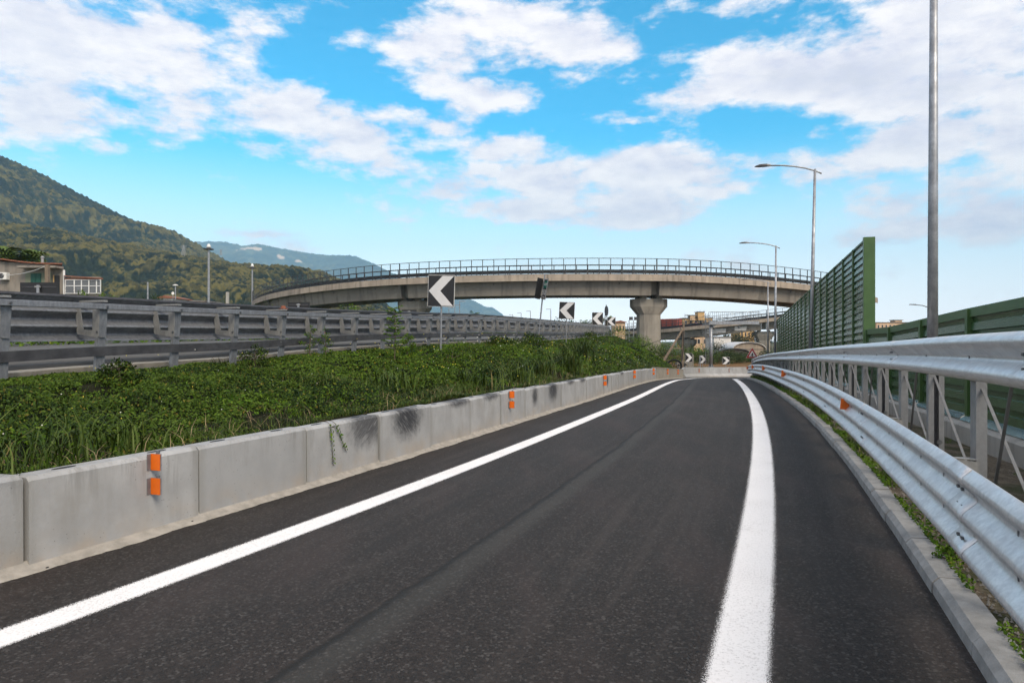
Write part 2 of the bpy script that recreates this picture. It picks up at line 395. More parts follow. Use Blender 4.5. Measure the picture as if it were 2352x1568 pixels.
    def oldcon(name, a, b, stain, sc=.5):
        m = Mat(name); i = m.island()
        c = m.mix(m.ramp(m.noise(sc, 6, .6), .3, .7), a, b)
        c = m.mix(m.math('MULTIPLY', m.ramp(m.noise(sc*3, 6, .65, m.scale(m.co, (1, 1, .10))), .47, .68), .75), c, stain)
        c = m.mix(m.ramp(i, 0, 1, 0, .3), c, tuple(v*.62 for v in a)); m.set(c, .85, 0, .3); m.bump(m.noise(sc*20, 5), .2, .02); return m.m
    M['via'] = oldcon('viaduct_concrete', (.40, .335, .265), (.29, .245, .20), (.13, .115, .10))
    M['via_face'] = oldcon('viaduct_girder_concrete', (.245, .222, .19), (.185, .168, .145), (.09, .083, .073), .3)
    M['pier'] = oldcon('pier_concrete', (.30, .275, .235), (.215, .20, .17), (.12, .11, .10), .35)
    M['oldwall'] = oldcon('cast_concrete', (.36, .33, .28), (.26, .24, .20), (.15, .145, .125), 1.4)
    M['plinth'] = oldcon('plinth_concrete', (.42, .41, .38), (.32, .31, .29), (.20, .195, .18), 1.2)
    m = Mat('gutter_mortar'); c = m.mix(m.ramp(m.noise(7, 6, .65), .3, .7), (.35, .325, .29), (.24, .225, .20)); c = m.mix(m.math('MULTIPLY', m.ramp(m.vor(16, m.scale(m.co, (1, .5, 1))), .10, .16, 1, 0), m.ramp(m.noise(1.3, 3), .5, .6)), c, (.03, .03, .03)); m.set(c, .9, 0, .2); m.bump(m.noise(60, 4), .3, .006); M['gutter'] = m.m
    # galvanised steel
    def galv(name, a, b, rough, metal, streak=.6):
        m = Mat(name); s = m.noise(26, 4, .6, m.scale(m.co, (1, 1, .35))); f = m.noise(4.5, 5, .6)
        c = m.mix(m.ramp(m.math('ADD', m.math('MULTIPLY', s, streak), m.math('MULTIPLY', f, 1-streak)), .35, .65), a, b)
        sp = m.vor(60, out='Color'); c = m.mix(m.ramp(m.xyz(sp)[0], .3, 1, 0, .22), c, tuple(v*.8 for v in b))
        m.set(c, m.ramp(f, .3, .7, rough-.07, rough+.08), metal, .5); m.bump(m.noise(40, 3), .08, .004); return m.m
    M['galv'] = galv('galvanised_steel', (.72, .715, .715), (.55, .55, .56), .42, .62)
    M['galv_post'] = galv('galvanised_post', (.26, .267, .275), (.19, .197, .207), .5, .45, .3)
    M['galv_brace'] = galv('galvanised_brace', (.19, .195, .20), (.13, .135, .14), .5, .5, .3)
    M['galv_dull'] = galv('weathered_galvanised_steel', (.27, .285, .305), (.17, .18, .20), .52, .55)
    M['galv_pole'] = galv('galvanised_pole', (.36, .375, .40), (.22, .23, .25), .48, .6, .3)
    M['galv_lt'] = galv('spacer_steel', (.33, .33, .32), (.24, .245, .245), .55, .45)
    M['dark_steel'] = simple('dark_steel', (.085, .085, .09), (.05, .05, .055), 6, .5, .5)
    M['bolt'] = simple('bolt_steel', (.16, .17, .18), (.09, .095, .10), 40, .45, .7)
    M['via_steel'] = simple('viaduct_steel', (.060, .063, .070), (.035, .038, .042), 3, .55, .5)
    m = Mat('wire_mesh'); m.set((.12, .125, .13), .6, .4); tr = m.n('ShaderNodeBsdfTransparent'); mx = m.n('ShaderNodeMixShader'); mx.inputs[0].default_value = .08
    m.L.new(tr.outputs[0], mx.inputs[1]); m.L.new(m.b.outputs[0], mx.inputs[2]); m.L.new(mx.outputs[0], m.out.inputs[0]); M['mesh'] = m.m
    # painted green steel
    m = Mat('green_steel'); c = m.mix(m.ramp(m.noise(2.5, 5), .3, .7), (.028, .080, .022), (.020, .062, .018))
    fine = m.n('ShaderNodeTexWave', wave_type='BANDS', bands_direction='Z'); fine.inputs['Scale'].default_value = 9; m.L.new(m.co, fine.inputs['Vector'])
    c = m.mix(m.math('MULTIPLY', m.ramp(fine.outputs['Fac'], .55, .9), .45), c, (.02, .045, .02))
    c = m.mix(m.ramp(m.island(), .2, 1, 0, .25), c, (.09, .16, .075)); m.set(c, .26, 0, .5); m.bump(m.noise(3, 3), .12, .02); M['green'] = m.m
    M['green_post'] = simple('green_post_steel', (.048, .105, .026), (.036, .085, .02), 3, .4, 0)
    M['flash'] = simple('flashing_sheet', (.30, .38, .38), (.20, .28, .27), 2, .16, .7)
    # ground
    m = Mat('soil'); c = m.mix(m.ramp(m.noise(3.5, 6, .65), .35, .7), (.085, .066, .046), (.17, .14, .10))
    c = m.mix(m.ramp(m.xyz(m.vor(55, out='Color'))[0], .7, .95, 0, .7), c, (.21, .19, .16)); c = m.mix(m.ramp(m.noise(1.2, 5), .48, .62, 0, .75), c, (.030, .042, .012))
    m.set(c, .95, 0, .2); m.bump(m.vor(55), .8, .02); M['soil'] = m.m
    m = Mat('bank_soil'); c = m.mix(m.ramp(m.noise(4, 6, .65), .35, .7), (.006, .009, .004), (.020, .020, .010)); m.set(c, .95, 0, .1); m.bump(m.noise(20, 5), .8, .05); M['bank'] = m.m
    m = Mat('dry_field'); c = m.mix(m.ramp(m.noise(.5, 7, .7), .35, .68), (.17, .095, .045), (.095, .062, .03)); c = m.mix(m.ramp(m.noise(.16, 6, .6), .5, .62, 0, .8), c, (.06, .07, .02)); m.set(c, .95, 0, .1); m.bump(m.noise(3, 5), .6, .1); M['field'] = m.m
    m = Mat('plain'); c = m.mix(m.ramp(m.noise(.01, 7, .65), .4, .62), (.05, .065, .03), (.10, .09, .055)); m.set(c, .95, 0, .1); M['plain'] = m.m
    M['highway'] = simple('old_asphalt', (.085, .085, .083), (.06, .06, .058), 3, .9)
    # leaves
    def leafmat(name, cols, sc=.8, rough=.65, spec=.14, trans=.0):
        m = Mat(name); i = m.island(); g = m.noise(sc, 4, .6)
        c = m.mix(m.ramp(g, .42, .57), cols[0], cols[1]); c = m.mix(m.ramp(i, .55, .95, 0, .8), c, cols[2]); c = m.mix(m.ramp(i, .0, .3, .65, 0), c, tuple(v*.5 for v in cols[0]))
        c = m.mix(m.ramp(m.math('FRACT', m.math('MULTIPLY', i, 57.0)), .955, .97, 0, .7), c, cols[3]); m.set(c, rough, 0, spec); return m.m
    M['leaf'] = leafmat('weed_leaves', [(.008, .024, .003), (.038, .074, .005), (.080, .125, .014), (.14, .11, .02)], .42)
    M['leaf_lt'] = leafmat('bright_weed_leaves', [(.034, .085, .004), (.068, .13, .006), (.11, .18, .014), (.15, .15, .02)], 1.2)
    M['grass'] = leafmat('grass_blades', [(.024, .050, .006), (.045, .075, .009), (.085, .115, .024), (.20, .15, .06)], .9, .5)
    M['crown'] = leafmat('tree_leaves', [(.020, .040, .013), (.036, .060, .016), (.065, .09, .025), (.10, .085, .03)], .35)
    M['crown_far'] = leafmat('far_tree_leaves', [(.020, .034, .018), (.032, .048, .02), (.05, .065, .03), (.07, .065, .03)], .2)
    M['palm'] = leafmat('palm_leaves', [(.05, .085, .016), (.075, .12, .02), (.11, .15, .03), (.12, .11, .03)], .5)
    M['bark'] = simple('bark', (.10, .075, .05), (.06, .045, .032), 6, .9, 0, .5)
    M['straw'] = simple('dry_stalks', (.26, .20, .11), (.18, .13, .07), 6, .9)
    M['yellow'] = simple('yellow_petals', (.62, .50, .04), (.55, .42, .03), 6, .7); M['white_f'] = simple('white_petals', (.65, .65, .58), (.5, .5, .45), 6, .7)
    # forest on hills: crowns shaded by their own relief, kinds of tree by colour, sunlit ridges painted in with a yellower tone
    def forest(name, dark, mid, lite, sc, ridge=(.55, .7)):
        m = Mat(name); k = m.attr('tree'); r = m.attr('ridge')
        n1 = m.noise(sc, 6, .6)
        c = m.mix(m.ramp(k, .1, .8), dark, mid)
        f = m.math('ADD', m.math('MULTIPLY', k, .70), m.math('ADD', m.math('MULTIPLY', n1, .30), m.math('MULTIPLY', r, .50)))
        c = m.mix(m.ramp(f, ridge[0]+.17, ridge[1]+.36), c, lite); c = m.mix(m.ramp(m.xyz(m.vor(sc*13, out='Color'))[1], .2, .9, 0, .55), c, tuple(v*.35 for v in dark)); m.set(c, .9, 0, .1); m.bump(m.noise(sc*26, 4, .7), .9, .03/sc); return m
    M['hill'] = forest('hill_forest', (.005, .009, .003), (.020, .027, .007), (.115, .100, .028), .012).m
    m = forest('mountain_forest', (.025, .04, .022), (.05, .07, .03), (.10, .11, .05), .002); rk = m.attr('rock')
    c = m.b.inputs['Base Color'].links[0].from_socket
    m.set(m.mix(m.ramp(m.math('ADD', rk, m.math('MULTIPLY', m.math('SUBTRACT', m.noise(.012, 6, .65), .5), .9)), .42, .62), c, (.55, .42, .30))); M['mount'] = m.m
    # signs, buildings, bits
    M['black'] = simple('black_sheet', (.008, .008, .009), (.006, .006, .007), 4, .42)
    M['white_sheet'] = simple('reflective_white_sheet', (.60, .60, .60), (.54, .54, .545), 3, .45)
    M['rim'] = simple('bare_sheet_edge', (.62, .62, .6), (.5, .5, .48), 3, .5)
    M['red'] = simple('reflective_red_sheet', (.34, .012, .014), (.28, .01, .012), 3, .45)
    M['sign_brown'] = simple('dark_sign_sheet', (.028, .024, .020), (.02, .018, .016), 3, .5); M['sign_green'] = simple('green_sign_sheet', (.004, .10, .07), (.004, .085, .06), 3, .5)
    m = Mat('orange_reflector'); m.set(m.mix(m.noise(30, 3), (.80, .16, .005), (.66, .12, .004)), .4, 0, .5); M['orange'] = m.m
    M['wood'] = simple('grey_wood', (.21, .16, .115), (.13, .10, .075), 5, .9, 0, .4)
    def plaster(name, a, b, stain):
        m = Mat(name); c = m.mix(m.ramp(m.noise(.7, 6), .35, .7), a, b)
        c = m.mix(m.math('MULTIPLY', m.ramp(m.noise(1.3, 6, .65, m.scale(m.co, (1, 1, .22))), .48, .7), .75), c, stain); m.set(c, .9, 0, .2); return m.m
    M['plaster'] = plaster('stained_plaster', (.25, .225, .195), (.19, .17, .15), (.10, .095, .09))
    M['plaster_w'] = plaster('pale_plaster', (.62, .60, .57), (.5, .49, .47), (.3, .29, .28)); M['plaster_g'] = plaster('green_grey_plaster', (.20, .22, .16), (.17, .19, .14), (.12, .13, .1))
    M['ochre'] = plaster('ochre_plaster', (.62, .40, .17), (.52, .33, .15), (.36, .24, .13)); M['peach'] = plaster('peach_plaster', (.60, .42, .27), (.50, .35, .23), (.35, .26, .18))
    M['brick_red'] = plaster('red_plaster', (.30, .07, .05), (.22, .06, .045), (.15, .06, .05)); M['tile'] = simple('roof_tiles', (.28, .10, .055), (.15, .075, .05), 9, .9, 0, .5)
    M['barnwall'] = plaster('barn_wall', (.33, .28, .22), (.26, .22, .18), (.17, .15, .12)); M['tin'] = simple('pale_roof_sheet', (.62, .60, .58), (.5, .48, .46), 1.5, .5, .2); M['tin_dk'] = simple('grey_roof_sheet', (.22, .20, .19), (.15, .14, .135), 1.2, .6, .2)
    M['glass'] = simple('window_glass', (.09, .095, .10), (.06, .065, .07), 2, .08, 0, 0, .8); M['frame_w'] = simple('white_window_frame', (.70, .70, .69), (.6, .6, .6), 4, .5)
    M['shutter'] = simple('green_shutter', (.008, .085, .06), (.006, .06, .045), 6, .6); M['hole'] = simple('dark_opening', (.012, .012, .014), (.01, .01, .01), 3, .6)
    M['white_pl'] = simple('white_plastic', (.68, .68, .66), (.58, .58, .57), 5, .45); M['rust'] = simple('rusty_iron', (.24, .075, .035), (.14, .045, .025), 12, .8)
    M['car_red'] = simple('dark_red_paint', (.16, .012, .016), (.13, .01, .014), 3, .25); M['rubber'] = simple('rubber', (.02, .02, .02), (.015, .015, .015), 9, .8)
    M['cable'] = simple('black_cable', (.02, .02, .02), (.015, .015, .015), 9, .6); M['stone'] = simple('rubble_stone', (.26, .24, .21), (.10, .095, .085), 5, .9, 0, .8)
    M['castle'] = simple('castle_stone', (.62, .53, .38), (.5, .42, .3), .05, .9); M['blue'] = simple('blue_sheet', (.06, .22, .42), (.05, .18, .36), 3, .5)
materials()

# ------------------------------------------------------------------ leaf and blade clouds
def unit(a): return a/np.maximum(np.linalg.norm(a, axis=1, keepdims=True), 1e-9)
def leaf_quads(P, Nrm, size, rng, flat=.7, slim=.5):
    """diamond leaves at P facing roughly Nrm; returns verts, quads"""
    n = len(P); d = rng.normal(size=(n, 3)); nn = unit(Nrm+d*flat)
    t = unit(np.cross(nn, rng.normal(size=(n, 3)))); b = np.cross(nn, t)
    s = (size*rng.uniform(.6, 1.35, n))[:, None]
    v = np.stack([P-t*s*.5, P+b*s*slim*.5+nn*s*.10, P+t*s*.5-nn*s*.08, P-b*s*slim*.5+nn*s*.10], 1).reshape(-1, 3)
    return v, np.arange(4*n).reshape(n, 4)
def blade_quads(P, h, w, rng, lean=.45, away=None):
    """grass blades: two-segment bent strips ending in a narrow tip"""
    n = len(P); a = rng.uniform(0, 2*pi, n); d = np.stack([np.cos(a), np.sin(a), 0*a], 1); q = np.stack([-np.sin(a), np.cos(a), 0*a], 1)
    h = h*rng.uniform(.55, 1.3, n); l = (h*rng.uniform(.1, 1, n)*lean)[:, None]; h = h[:, None]; w = (w*rng.uniform(.7, 1.3, n))[:, None]
    up = np.array([0, 0, 1.0])
    p1 = P+d*l*.35+up*h*.6; p2 = P+d*l*1.25+up*h*.95
    v = np.stack([P-q*w, P+q*w, p1-q*w*.8, p1+q*w*.8, p2-q*w*.12, p2+q*w*.12], 1).reshape(-1, 3)
    i = np.arange(n)[:, None]*6
    f = np.concatenate([i+np.array([[0, 1, 3, 2]]), i+np.array([[2, 3, 5, 4]])], 0)
    return v, f
def vnoise(x, y, seed=0):                   # smooth value noise in the plane
    def h(i, j):
        k = (i*374761393+j*668265263+seed*974634777) & 0xffffffff
        k = ((k ^ (k >> 13))*1274126177) & 0xffffffff
        return ((k ^ (k >> 16)) & 0xffff)/65535.0
    xi = np.floor(x).astype(np.int64); yi = np.floor(y).astype(np.int64); fx = x-xi; fy = y-yi
    fx = fx*fx*(3-2*fx); fy = fy*fy*(3-2*fy)
    a = h(xi, yi); b = h(xi+1, yi); c = h(xi, yi+1); d = h(xi+1, yi+1)
    return a*(1-fx)*(1-fy)+b*fx*(1-fy)+c*(1-fx)*fy+d*fx*fy
def fbm2(x, y, o=5, seed=0):
    r = 0; a = .5; t = 0
    for k in range(o): r = r+a*vnoise(x*2**k, y*2**k, seed+k); t += a; a *= .5
    return r/t

# ------------------------------------------------------------------ setting: ground, road, lines, verge, bank
XEND = interp([(40,float(XW(40))),(49,float(XW(49))),(55.7,13.5),(62,15.6),(66,17.3),(69.5,19.6),(71.5,22.4),(72.5,26),(73.2,32)])
def left_edge(Y): return XW(Y) if Y < 48 else XEND(Y)
def build_ground():
    ss = [-9000,-3000,-900,-250,-80,-28,-1.6,-1.1,4,9,14,22,45,110,400,2000,9000]
    ys = [-60,-20,-6,0,6,12,18,24,30,36,42,48,54,60,66,72,75,80,90,110,150,220,400,800,1600,3500,9000]
    V_ = []; 
    for Y in ys:
        xl = XL(min(Y, 400))
        for i, s in enumerate(ss):
            x = xl+s
            if s < -1.3: z = CZ+min(ZB(min(Y, 100)), .6)-.25 if Y < 120 else CZ-.2
            else:
                r = road_z(min(max(Y, -6), 70))-.35
                z = r if Y < 73 else CZ-3.75
            if Y > 300: z = CZ-2.2
            V_.append((x, Y, z))
    n = len(ss); f = [(j*n+i, j*n+i+1, (j+1)*n+i+1, (j+1)*n+i) for j in range(len(ys)-1) for i in range(n-1)]
    o = np_mesh('ground', np.array(V_), np.array(f), M['plain'], smooth=False); tag(o, kind='structure')
    # brown field past the end of the slip road
    V_ = []; ys = np.linspace(72.9, 150, 40); xs = np.linspace(0, 1, 60)
    for Y in ys:
        a = 13.5+(Y-73)*.16; b = 60+(Y-73)*.5
        for t in xs:
            x = a+(b-a)*t; V_.append((x, Y, CZ-3.0+.35*(fbm2(np.array(x*.25), np.array(Y*.25), 4, 3)-.5)+(.0)))
    f = [(j*60+i, j*60+i+1, (j+1)*60+i+1, (j+1)*60+i) for j in range(39) for i in range(59)]
    tag(np_mesh('field', np.array(V_), np.array(f), M['field'], smooth=True), kind='structure')
    # carriageway behind the left guardrail
    V_ = []; ys = list(np.linspace(-12, 110, 62)); lats = [-.85, -.9, -4, -9, -16, -21]
    for Y in ys:
        for k, s in enumerate(lats): V_.append((XL(Y)+s, Y, CZ+ZB(Y)+(.0 if k == 0 else .07)))
    n = len(lats); f = [(j*n+i, j*n+i+1, (j+1)*n+i+1, (j+1)*n+i) for j in range(len(ys)-1) for i in range(n-1)]
    tag(np_mesh('highway', np.array(V_), np.array(f), M['highway']), kind='structure')
def rail_kerb():
    st = []
    for Y in np.linspace(-4, 66, 110):
        t, r = frame2(XL, float(Y)); st.append((Vector((XL(float(Y)), float(Y), CZ+ZB(float(Y)))), r, UP))
    MB_ = MB(); MB_.sweep([(-.42,-.5),(-.42,.02),(-.92,.03),(-.92,-.5)], st); tag(MB_.build('kerb', M['oldwall']), kind='structure')
def build_road():
    ys = np.concatenate([np.linspace(-5, 20, 60), np.linspace(20.5, 60, 60), np.linspace(60.6, 73.1, 24)]); nx = 26
    V_ = []; lat = []
    for Y in ys:
        a = left_edge(Y)-.12; b = XK(Y)+.06
        for t in np.linspace(0, 1, nx): V_.append((a+(b-a)*t, Y, road_z(Y))); lat.append(b-.06-(a+(b-a)*t))
    f = [(j*nx+i, j*nx+i+1, (j+1)*nx+i+1, (j+1)*nx+i) for j in range(len(ys)-1) for i in range(nx-1)]
    tag(np_mesh('road', np.array(V_), np.array(f), M['asphalt'], attrs={'lat': lat}), kind='structure')
def lines():
    U = curve_from([(0,1443),(113,1406.6),(254,1363),(664,1214.5),(1059,1071),(1143.5,1040),(1326,959.6),(1490.5,896.4),(1543.8,875.6)], 3, [(11.1,45),(12.7,50)])
    Lw = curve_from([(0,1483),(664,1236.5),(1059,1092.6),(1176,1040),(1280,998),(1326,969.5),(1490.5,903),(1543.8,879.5)], 3, [(11.4,45),(13.0,50)])
    A = curve_from([(1622.8,1557.7),(1669.6,1374.7),(1707,1206.6),(1725.6,1075.8),(1729.4,982.5),(1723,937),(1718,914.5),(1702.5,889)], 3, [(14.6,45),(16.1,50)])
    B = curve_from([(1755.4,1557.7),(1772.2,1374.7),(1779.7,1206.6),(1774,1075.8),(1761.8,982.5),(1746,937),(1736.5,914.5),(1714,886)], 3, [(14.9,45),(16.4,50)])
    def strip(f, g, y0, y1, ext):
        ys = list(np.linspace(y0, 14, 60))+list(np.linspace(14.4, y1, 60)); V_ = []; E = []
        fr = [(0, -.15, 0), (0, -.05, .16), (0, .0, .42), (0, .03, 1), (1, -.03, 1), (1, .0, .42), (1, .05, .16), (1, .15, 0)]
        rows = []
        for Y in ys:
            w = g(Y)-f(Y)
            rows.append([(f(Y)+a*w+o, Y) for a, o, e in fr])
        for cx, cy, nx, ny, wd in ext:      # the far end, where the line bends off to the right
            rows.append([(cx+nx*((a-.5)*wd+o), cy+ny*((a-.5)*wd+o)) for a, o, e in fr])
        for r in rows:
            for (x, y), q in zip(r, fr): V_.append((x, y, road_z(y)+.004)); E.append(q[2])
        n = len(fr); fc = [(j*n+i, j*n+i+1, (j+1)*n+i+1, (j+1)*n+i) for j in range(len(rows)-1) for i in range(n-1)]
        return np_mesh('road_line', np.array(V_), np.array(fc), M['line'], attrs={'e': E})
    tag(strip(lambda y: U(y), lambda y: Lw(y), .6, 50, [(14.2,54,.95,-.3,.28),(15.6,58,.93,-.37,.28),(17.2,62,.9,-.43,.28),(19.2,65.2,.7,-.7,.28),(22,67.6,.5,-.87,.28),(26,69,.3,-.95,.28)]), kind='structure')
    tag(strip(lambda y: A(y), lambda y: B(y), .6, 49, [(17.5,52.5,.92,-.38,.28),(19.3,56,.88,-.45,.28),(21.5,60,.8,-.6,.28),(24.5,63.4,.6,-.8,.28)]), kind='structure')
def kerb():
    mb = MB(); y = -1.0; prof = [(.0,-.12),(.012,.075),(.05,.115),(.19,.12),(.19,-.12)]
    rng = random.Random(5)
    while y < 66:
        L_ = .98; y2 = y+L_*.945; st = []; j = rng.uniform(-.008, .008); jz = rng.uniform(-.006, .006)
        for q in (y+.006, (y+y2)/2, y2-.006):
            t, r = frame2(XK, q); st.append((Vector((XK(q)+j, q, road_z(q)+jz)), r, Vector((0, 0, 1))))
        mb.sweep(prof, st); y = y2
    tag(mb.build('kerb', M['kerb']), kind='structure')
    # thin cement haunch along the kerb foot
def gutter():
    """thin mortar haunch between the wall foot and the asphalt, its edge left ragged"""
    rng = np.random.default_rng(21); ys = np.concatenate([np.arange(2.0, 14, .035), np.arange(14, 61, .12)]); V_ = []
    j = .098+.030*(fbm2(ys*2.1, ys*0, 4, 3)-.5)*2+rng.normal(size=len(ys))*.0045
    for Y, e in zip(ys, j):
        t, r = frame2(left_edge, float(Y)); p = Vector((left_edge(float(Y)), float(Y), road_z(float(Y))))
        for a, z in ((-.02,.075),(.004,.045),(.022,.028),(e*.8,.012),(e,.004),(e+.001,-.02)): V_.append(p+r*a+UP*z)
    n = 6; f = [(k*n+i, k*n+i+1, (k+1)*n+i+1, (k+1)*n+i) for k in range(len(ys)-1) for i in range(n-1)]
    tag(np_mesh('gutter', np.array([tuple(v) for v in V_]), np.array(f), M['gutter']), kind='structure')
def XP(Y): return 4.57+.315*Y               # line of the green wall
def verge():
    ys = np.linspace(-4, 63, 120); V_ = []; n = 14
    for Y in ys:
        a = XK(Y)+.17; b = XP(Y)-.15
        for t in np.linspace(0, 1, n):
            x = a+(b-a)*t; V_.append((x, Y, road_z(Y)+.095-.22*t+.05*(fbm2(np.array(x*2.2), np.array(Y*2.2), 4, 9)-.4)*min(1, t*6)))
    f = [(j*n+i, j*n+i+1, (j+1)*n+i+1, (j+1)*n+i) for j in range(len(ys)-1) for i in range(n-1)]
    tag(np_mesh('verge', np.array(V_), np.array(f), M['soil'], smooth=True), kind='structure')
def bank_pt(Y, t):
    """surface of the planted bank: t = 0 behind the wall top, t = 1 under the guardrail"""
    Y = np.asarray(Y, float); t = np.asarray(t, float)
    a = np.where(Y < 48, XW(np.minimum(Y, 48)), np.where(Y < 61.5, XEND(np.minimum(Y, 61.5)), XEND(61.5)+.27*(Y-61.5)))-.27; b = XL(Y)-.45
    za = road_z(Y)+.64; zb = CZ+ZB(Y)-.10
    e = np.clip((Y-63)/20, 0, 1); za = za-e*.6; zb = zb-e*e*1.2
    x = a+(b-a)*t
    s = np.where(t < .06, 0, (t-.06)/.94); s = np.clip(s/.88, 0, 1)
    prof = s*(1.25-.25*s)
    z = za+(zb-za)*prof
    lump = (fbm2(x*.9, Y*.9, 4, 21)-.5)*.75*np.sin(np.clip(t, 0, 1)**.7*pi)**.8
    return x, Y, z+lump
def bank():
    ys = np.concatenate([np.linspace(-3, 30, 130), np.linspace(30.4, 83, 120)]); ts = np.linspace(0, 1, 40)
    YY, TT = np.meshgrid(ys, ts, indexing='ij'); x, y, z = bank_pt(YY, TT)
    v = np.stack([x, y, z], 2).reshape(-1, 3); n = 40
    j, i = np.meshgrid(np.arange(len(ys)-1), np.arange(n-1), indexing='ij'); a = (j*n+i).ravel()
    tag(np_mesh('embankment', v, np.stack([a, a+1, a+n+1, a+n], 1), M['bank'], smooth=True), kind='structure')
def bank_plants():
    rng = np.random.default_rng(3)
    def sample(n, y0, y1, p=1.0):
        Y = y0+(y1-y0)*rng.uniform(0, 1, n)**p; t = rng.uniform(.03, .985, n); return Y, t
    def place(Y, t):
        x, y, z = bank_pt(Y, t); return np.stack([x, y, z], 1)
    LV = []; LF = []; BV = []; BF = []; off = {'l': 0, 'b': 0}
    # low broad-leaved weeds in mounds
    for (n, y0, y1, sz, hgt) in ((125000, 3.2, 13, .046, .17), (85000, 12.5, 26, .068, .18), (56000, 25, 48, .110, .15), (28000, 47, 82, .16, .15)):
        Y, t = sample(n, y0, y1); P = place(Y, t)
        dens = fbm2(P[:, 0]*.8, P[:, 1]*.8, 4, 51); keep = dens > .30; keep &= ~((t < .22) & (dens < .50))
        P = P[keep]; t = t[keep]; Y = Y[keep]; dens = dens[keep]; m = len(P)
        mound = fbm2(P[:, 0]*1.0, P[:, 1]*.8, 3, 77); k = hgt*(.12+3.4*np.clip(mound-.33, 0, 1))*np.clip(t*5, .15, 1)*np.where(t > .74, .30, np.where(t > .6, .6, 1))
        P[:, 2] += rng.uniform(0, 1, m)**.55*k
        v, f = leaf_quads(P, np.tile([.45, -.55, .9], (m, 1)), sz, rng, .75, .46)
        LV.append(v); LF.append(f+off['l']); off['l'] += len(v)
    o = np_mesh('weeds', np.concatenate(LV), np.concatenate(LF), M['leaf']); tag(o, kind='stuff', label='dark green broad-leaved weeds covering the bank', cat='weeds')
    n = 26000; Y = 4+rng.uniform(0, 1, n)**1.3*66; lt = 7.5+rng.uniform(0, 2.2, n); g = fbm2(Y*.5, lt, 3, 88); P = np.stack([XL(Y)-lt, Y+lt*.33, CZ+ZB(Y)+.1+rng.uniform(0, 1, n)**.7*(.15+.75*g)], 1)
    v, f = leaf_quads(P, np.tile([.3, -.6, .8], (n, 1)), .13, rng, .7, .5); tag(np_mesh('roadside_weeds', v, f, M['leaf_lt']), kind='stuff', label='green growth on the far side of the carriageway, seen through the left guardrail', cat='weeds')
    # patches of brighter leafy growth
    LV = []; LF = []; o0 = 0
    for (n, y0, y1, sz) in ((15000, 3.6, 13, .055), (17000, 12, 28, .075), (22000, 27, 66, .12)):
        Y, t = sample(n, y0, y1); P = place(Y, t); g = fbm2(P[:, 0]*.55, P[:, 1]*.55, 3, 5); keep = (g > .54) | (rng.uniform(0, 1, n) < .06)
        P = P[keep]; m = len(P); P[:, 2] += rng.uniform(.05, 1, m)*(.20 if y0 < 20 else .26)*np.clip(t[keep]*5, .2, 1)*np.where(t[keep] > .60, .25, 1)
        v, f = leaf_quads(P, np.tile([.35, -.55, .8], (m, 1)), sz, rng, .7, .34); LV.append(v); LF.append(f+o0); o0 += len(v)
    o = np_mesh('bright_weeds', np.concatenate(LV), np.concatenate(LF), M['leaf_lt']); tag(o, kind='stuff', label='brighter feathery weeds in patches on the bank', cat='weeds')
    # grass near the wall top and in tussocks
    o0 = 0
    for (n, y0, y1, h, w) in ((15000, 3.2, 13, .12, .0028), (22000, 12, 26, .16, .0050), (16000, 25, 60, .24, .010)):
        Y = y0+(y1-y0)*rng.uniform(0, 1, n); t = .02+.80*rng.uniform(0, 1, n)**2.6; P = place(Y, t); g = fbm2(P[:, 0]*.7, P[:, 1]*.7, 4, 15)
        keep = (g+.20*(1-t)**3 > .54); P = P[keep]; m = len(P); hh = h*np.where(t[keep] < .08, .55, 1.0)
        v, f = blade_quads(P, hh, w, rng, 1.5); BV.append(v); BF.append(f+o0); o0 += len(v)
    # big arching tussocks
    for (Yc, tc, n, h) in ((5.7,.12,80,.34),(6.2,.16,100,.40),(6.9,.18,80,.36),(4.3,.04,90,.30),(15.3,.16,170,.5),(17.5,.16,170,.55),(21,.22,200,.65),(13.2,.3,110,.4),(24,.2,260,.85),(28.5,.28,240,.9),(5.1,.07,70,.32)):
        c = place(np.array([Yc]), np.array([tc]))[0]; P = c+rng.normal(size=(n, 3))*np.array([.28, .28, .02]); v, f = blade_quads(P, h, .007 if Yc < 12 else .012, rng, 1.25); BV.append(v); BF.append(f+o0); o0 += len(v)
    o = np_mesh('grass', np.concatenate(BV), np.concatenate(BF), M['grass']); tag(o, kind='stuff', label='long green grass along the wall and up the bank', cat='grass')
    # flowers
    for nm, mt, n, lab in (('yellow_flowers', 'yellow', 600, 'tiny yellow flowers scattered over the bank'), ('white_flowers', 'white_f', 420, 'tiny white flowers scattered over the bank')):
        Y, t = sample(n, 4, 45, 1.0); P = place(Y, t); g = fbm2(P[:, 0]*.5, P[:, 1]*.5, 3, 31 if mt == 'yellow' else 44); P = P[g > .55]; P[:, 2] += .24+.25*rng.uniform(0, 1, len(P))
        v, f = leaf_quads(P, np.tile([.3, -.8, .6], (len(P), 1)), np.clip(P[:, 1]*.0013, .012, .034), rng, .4, .9)
        tag(np_mesh(nm, v, f, M[mt]), kind='stuff', label=lab, cat='flowers')
    # dry stalks and litter just behind the wall
    n = 700; Y = 3.4+rng.uniform(0, 1, n)*22; P = place(Y, rng.uniform(.0, .2, n)); v, f = blade_quads(P, .16, .0035, rng, 2.5)
    tag(np_mesh('dry_stalks', v, f, M['straw']), kind='stuff', label='dry straw stalks behind the wall top', cat='straw')
    # verge on the right
    n = 26000; Y = 2.2+rng.uniform(0, 1, n)**1.5*45; u = rng.uniform(0, 1, n); a = XK(Y)+.18; b = XP(Y)-.5; x = a+(b-a)*u**2.2
    g = fbm2(x*1.8, Y*1.8, 4, 61); keep = (g-.28*u > .40); x = x[keep]; Y = Y[keep]; u = u[keep]
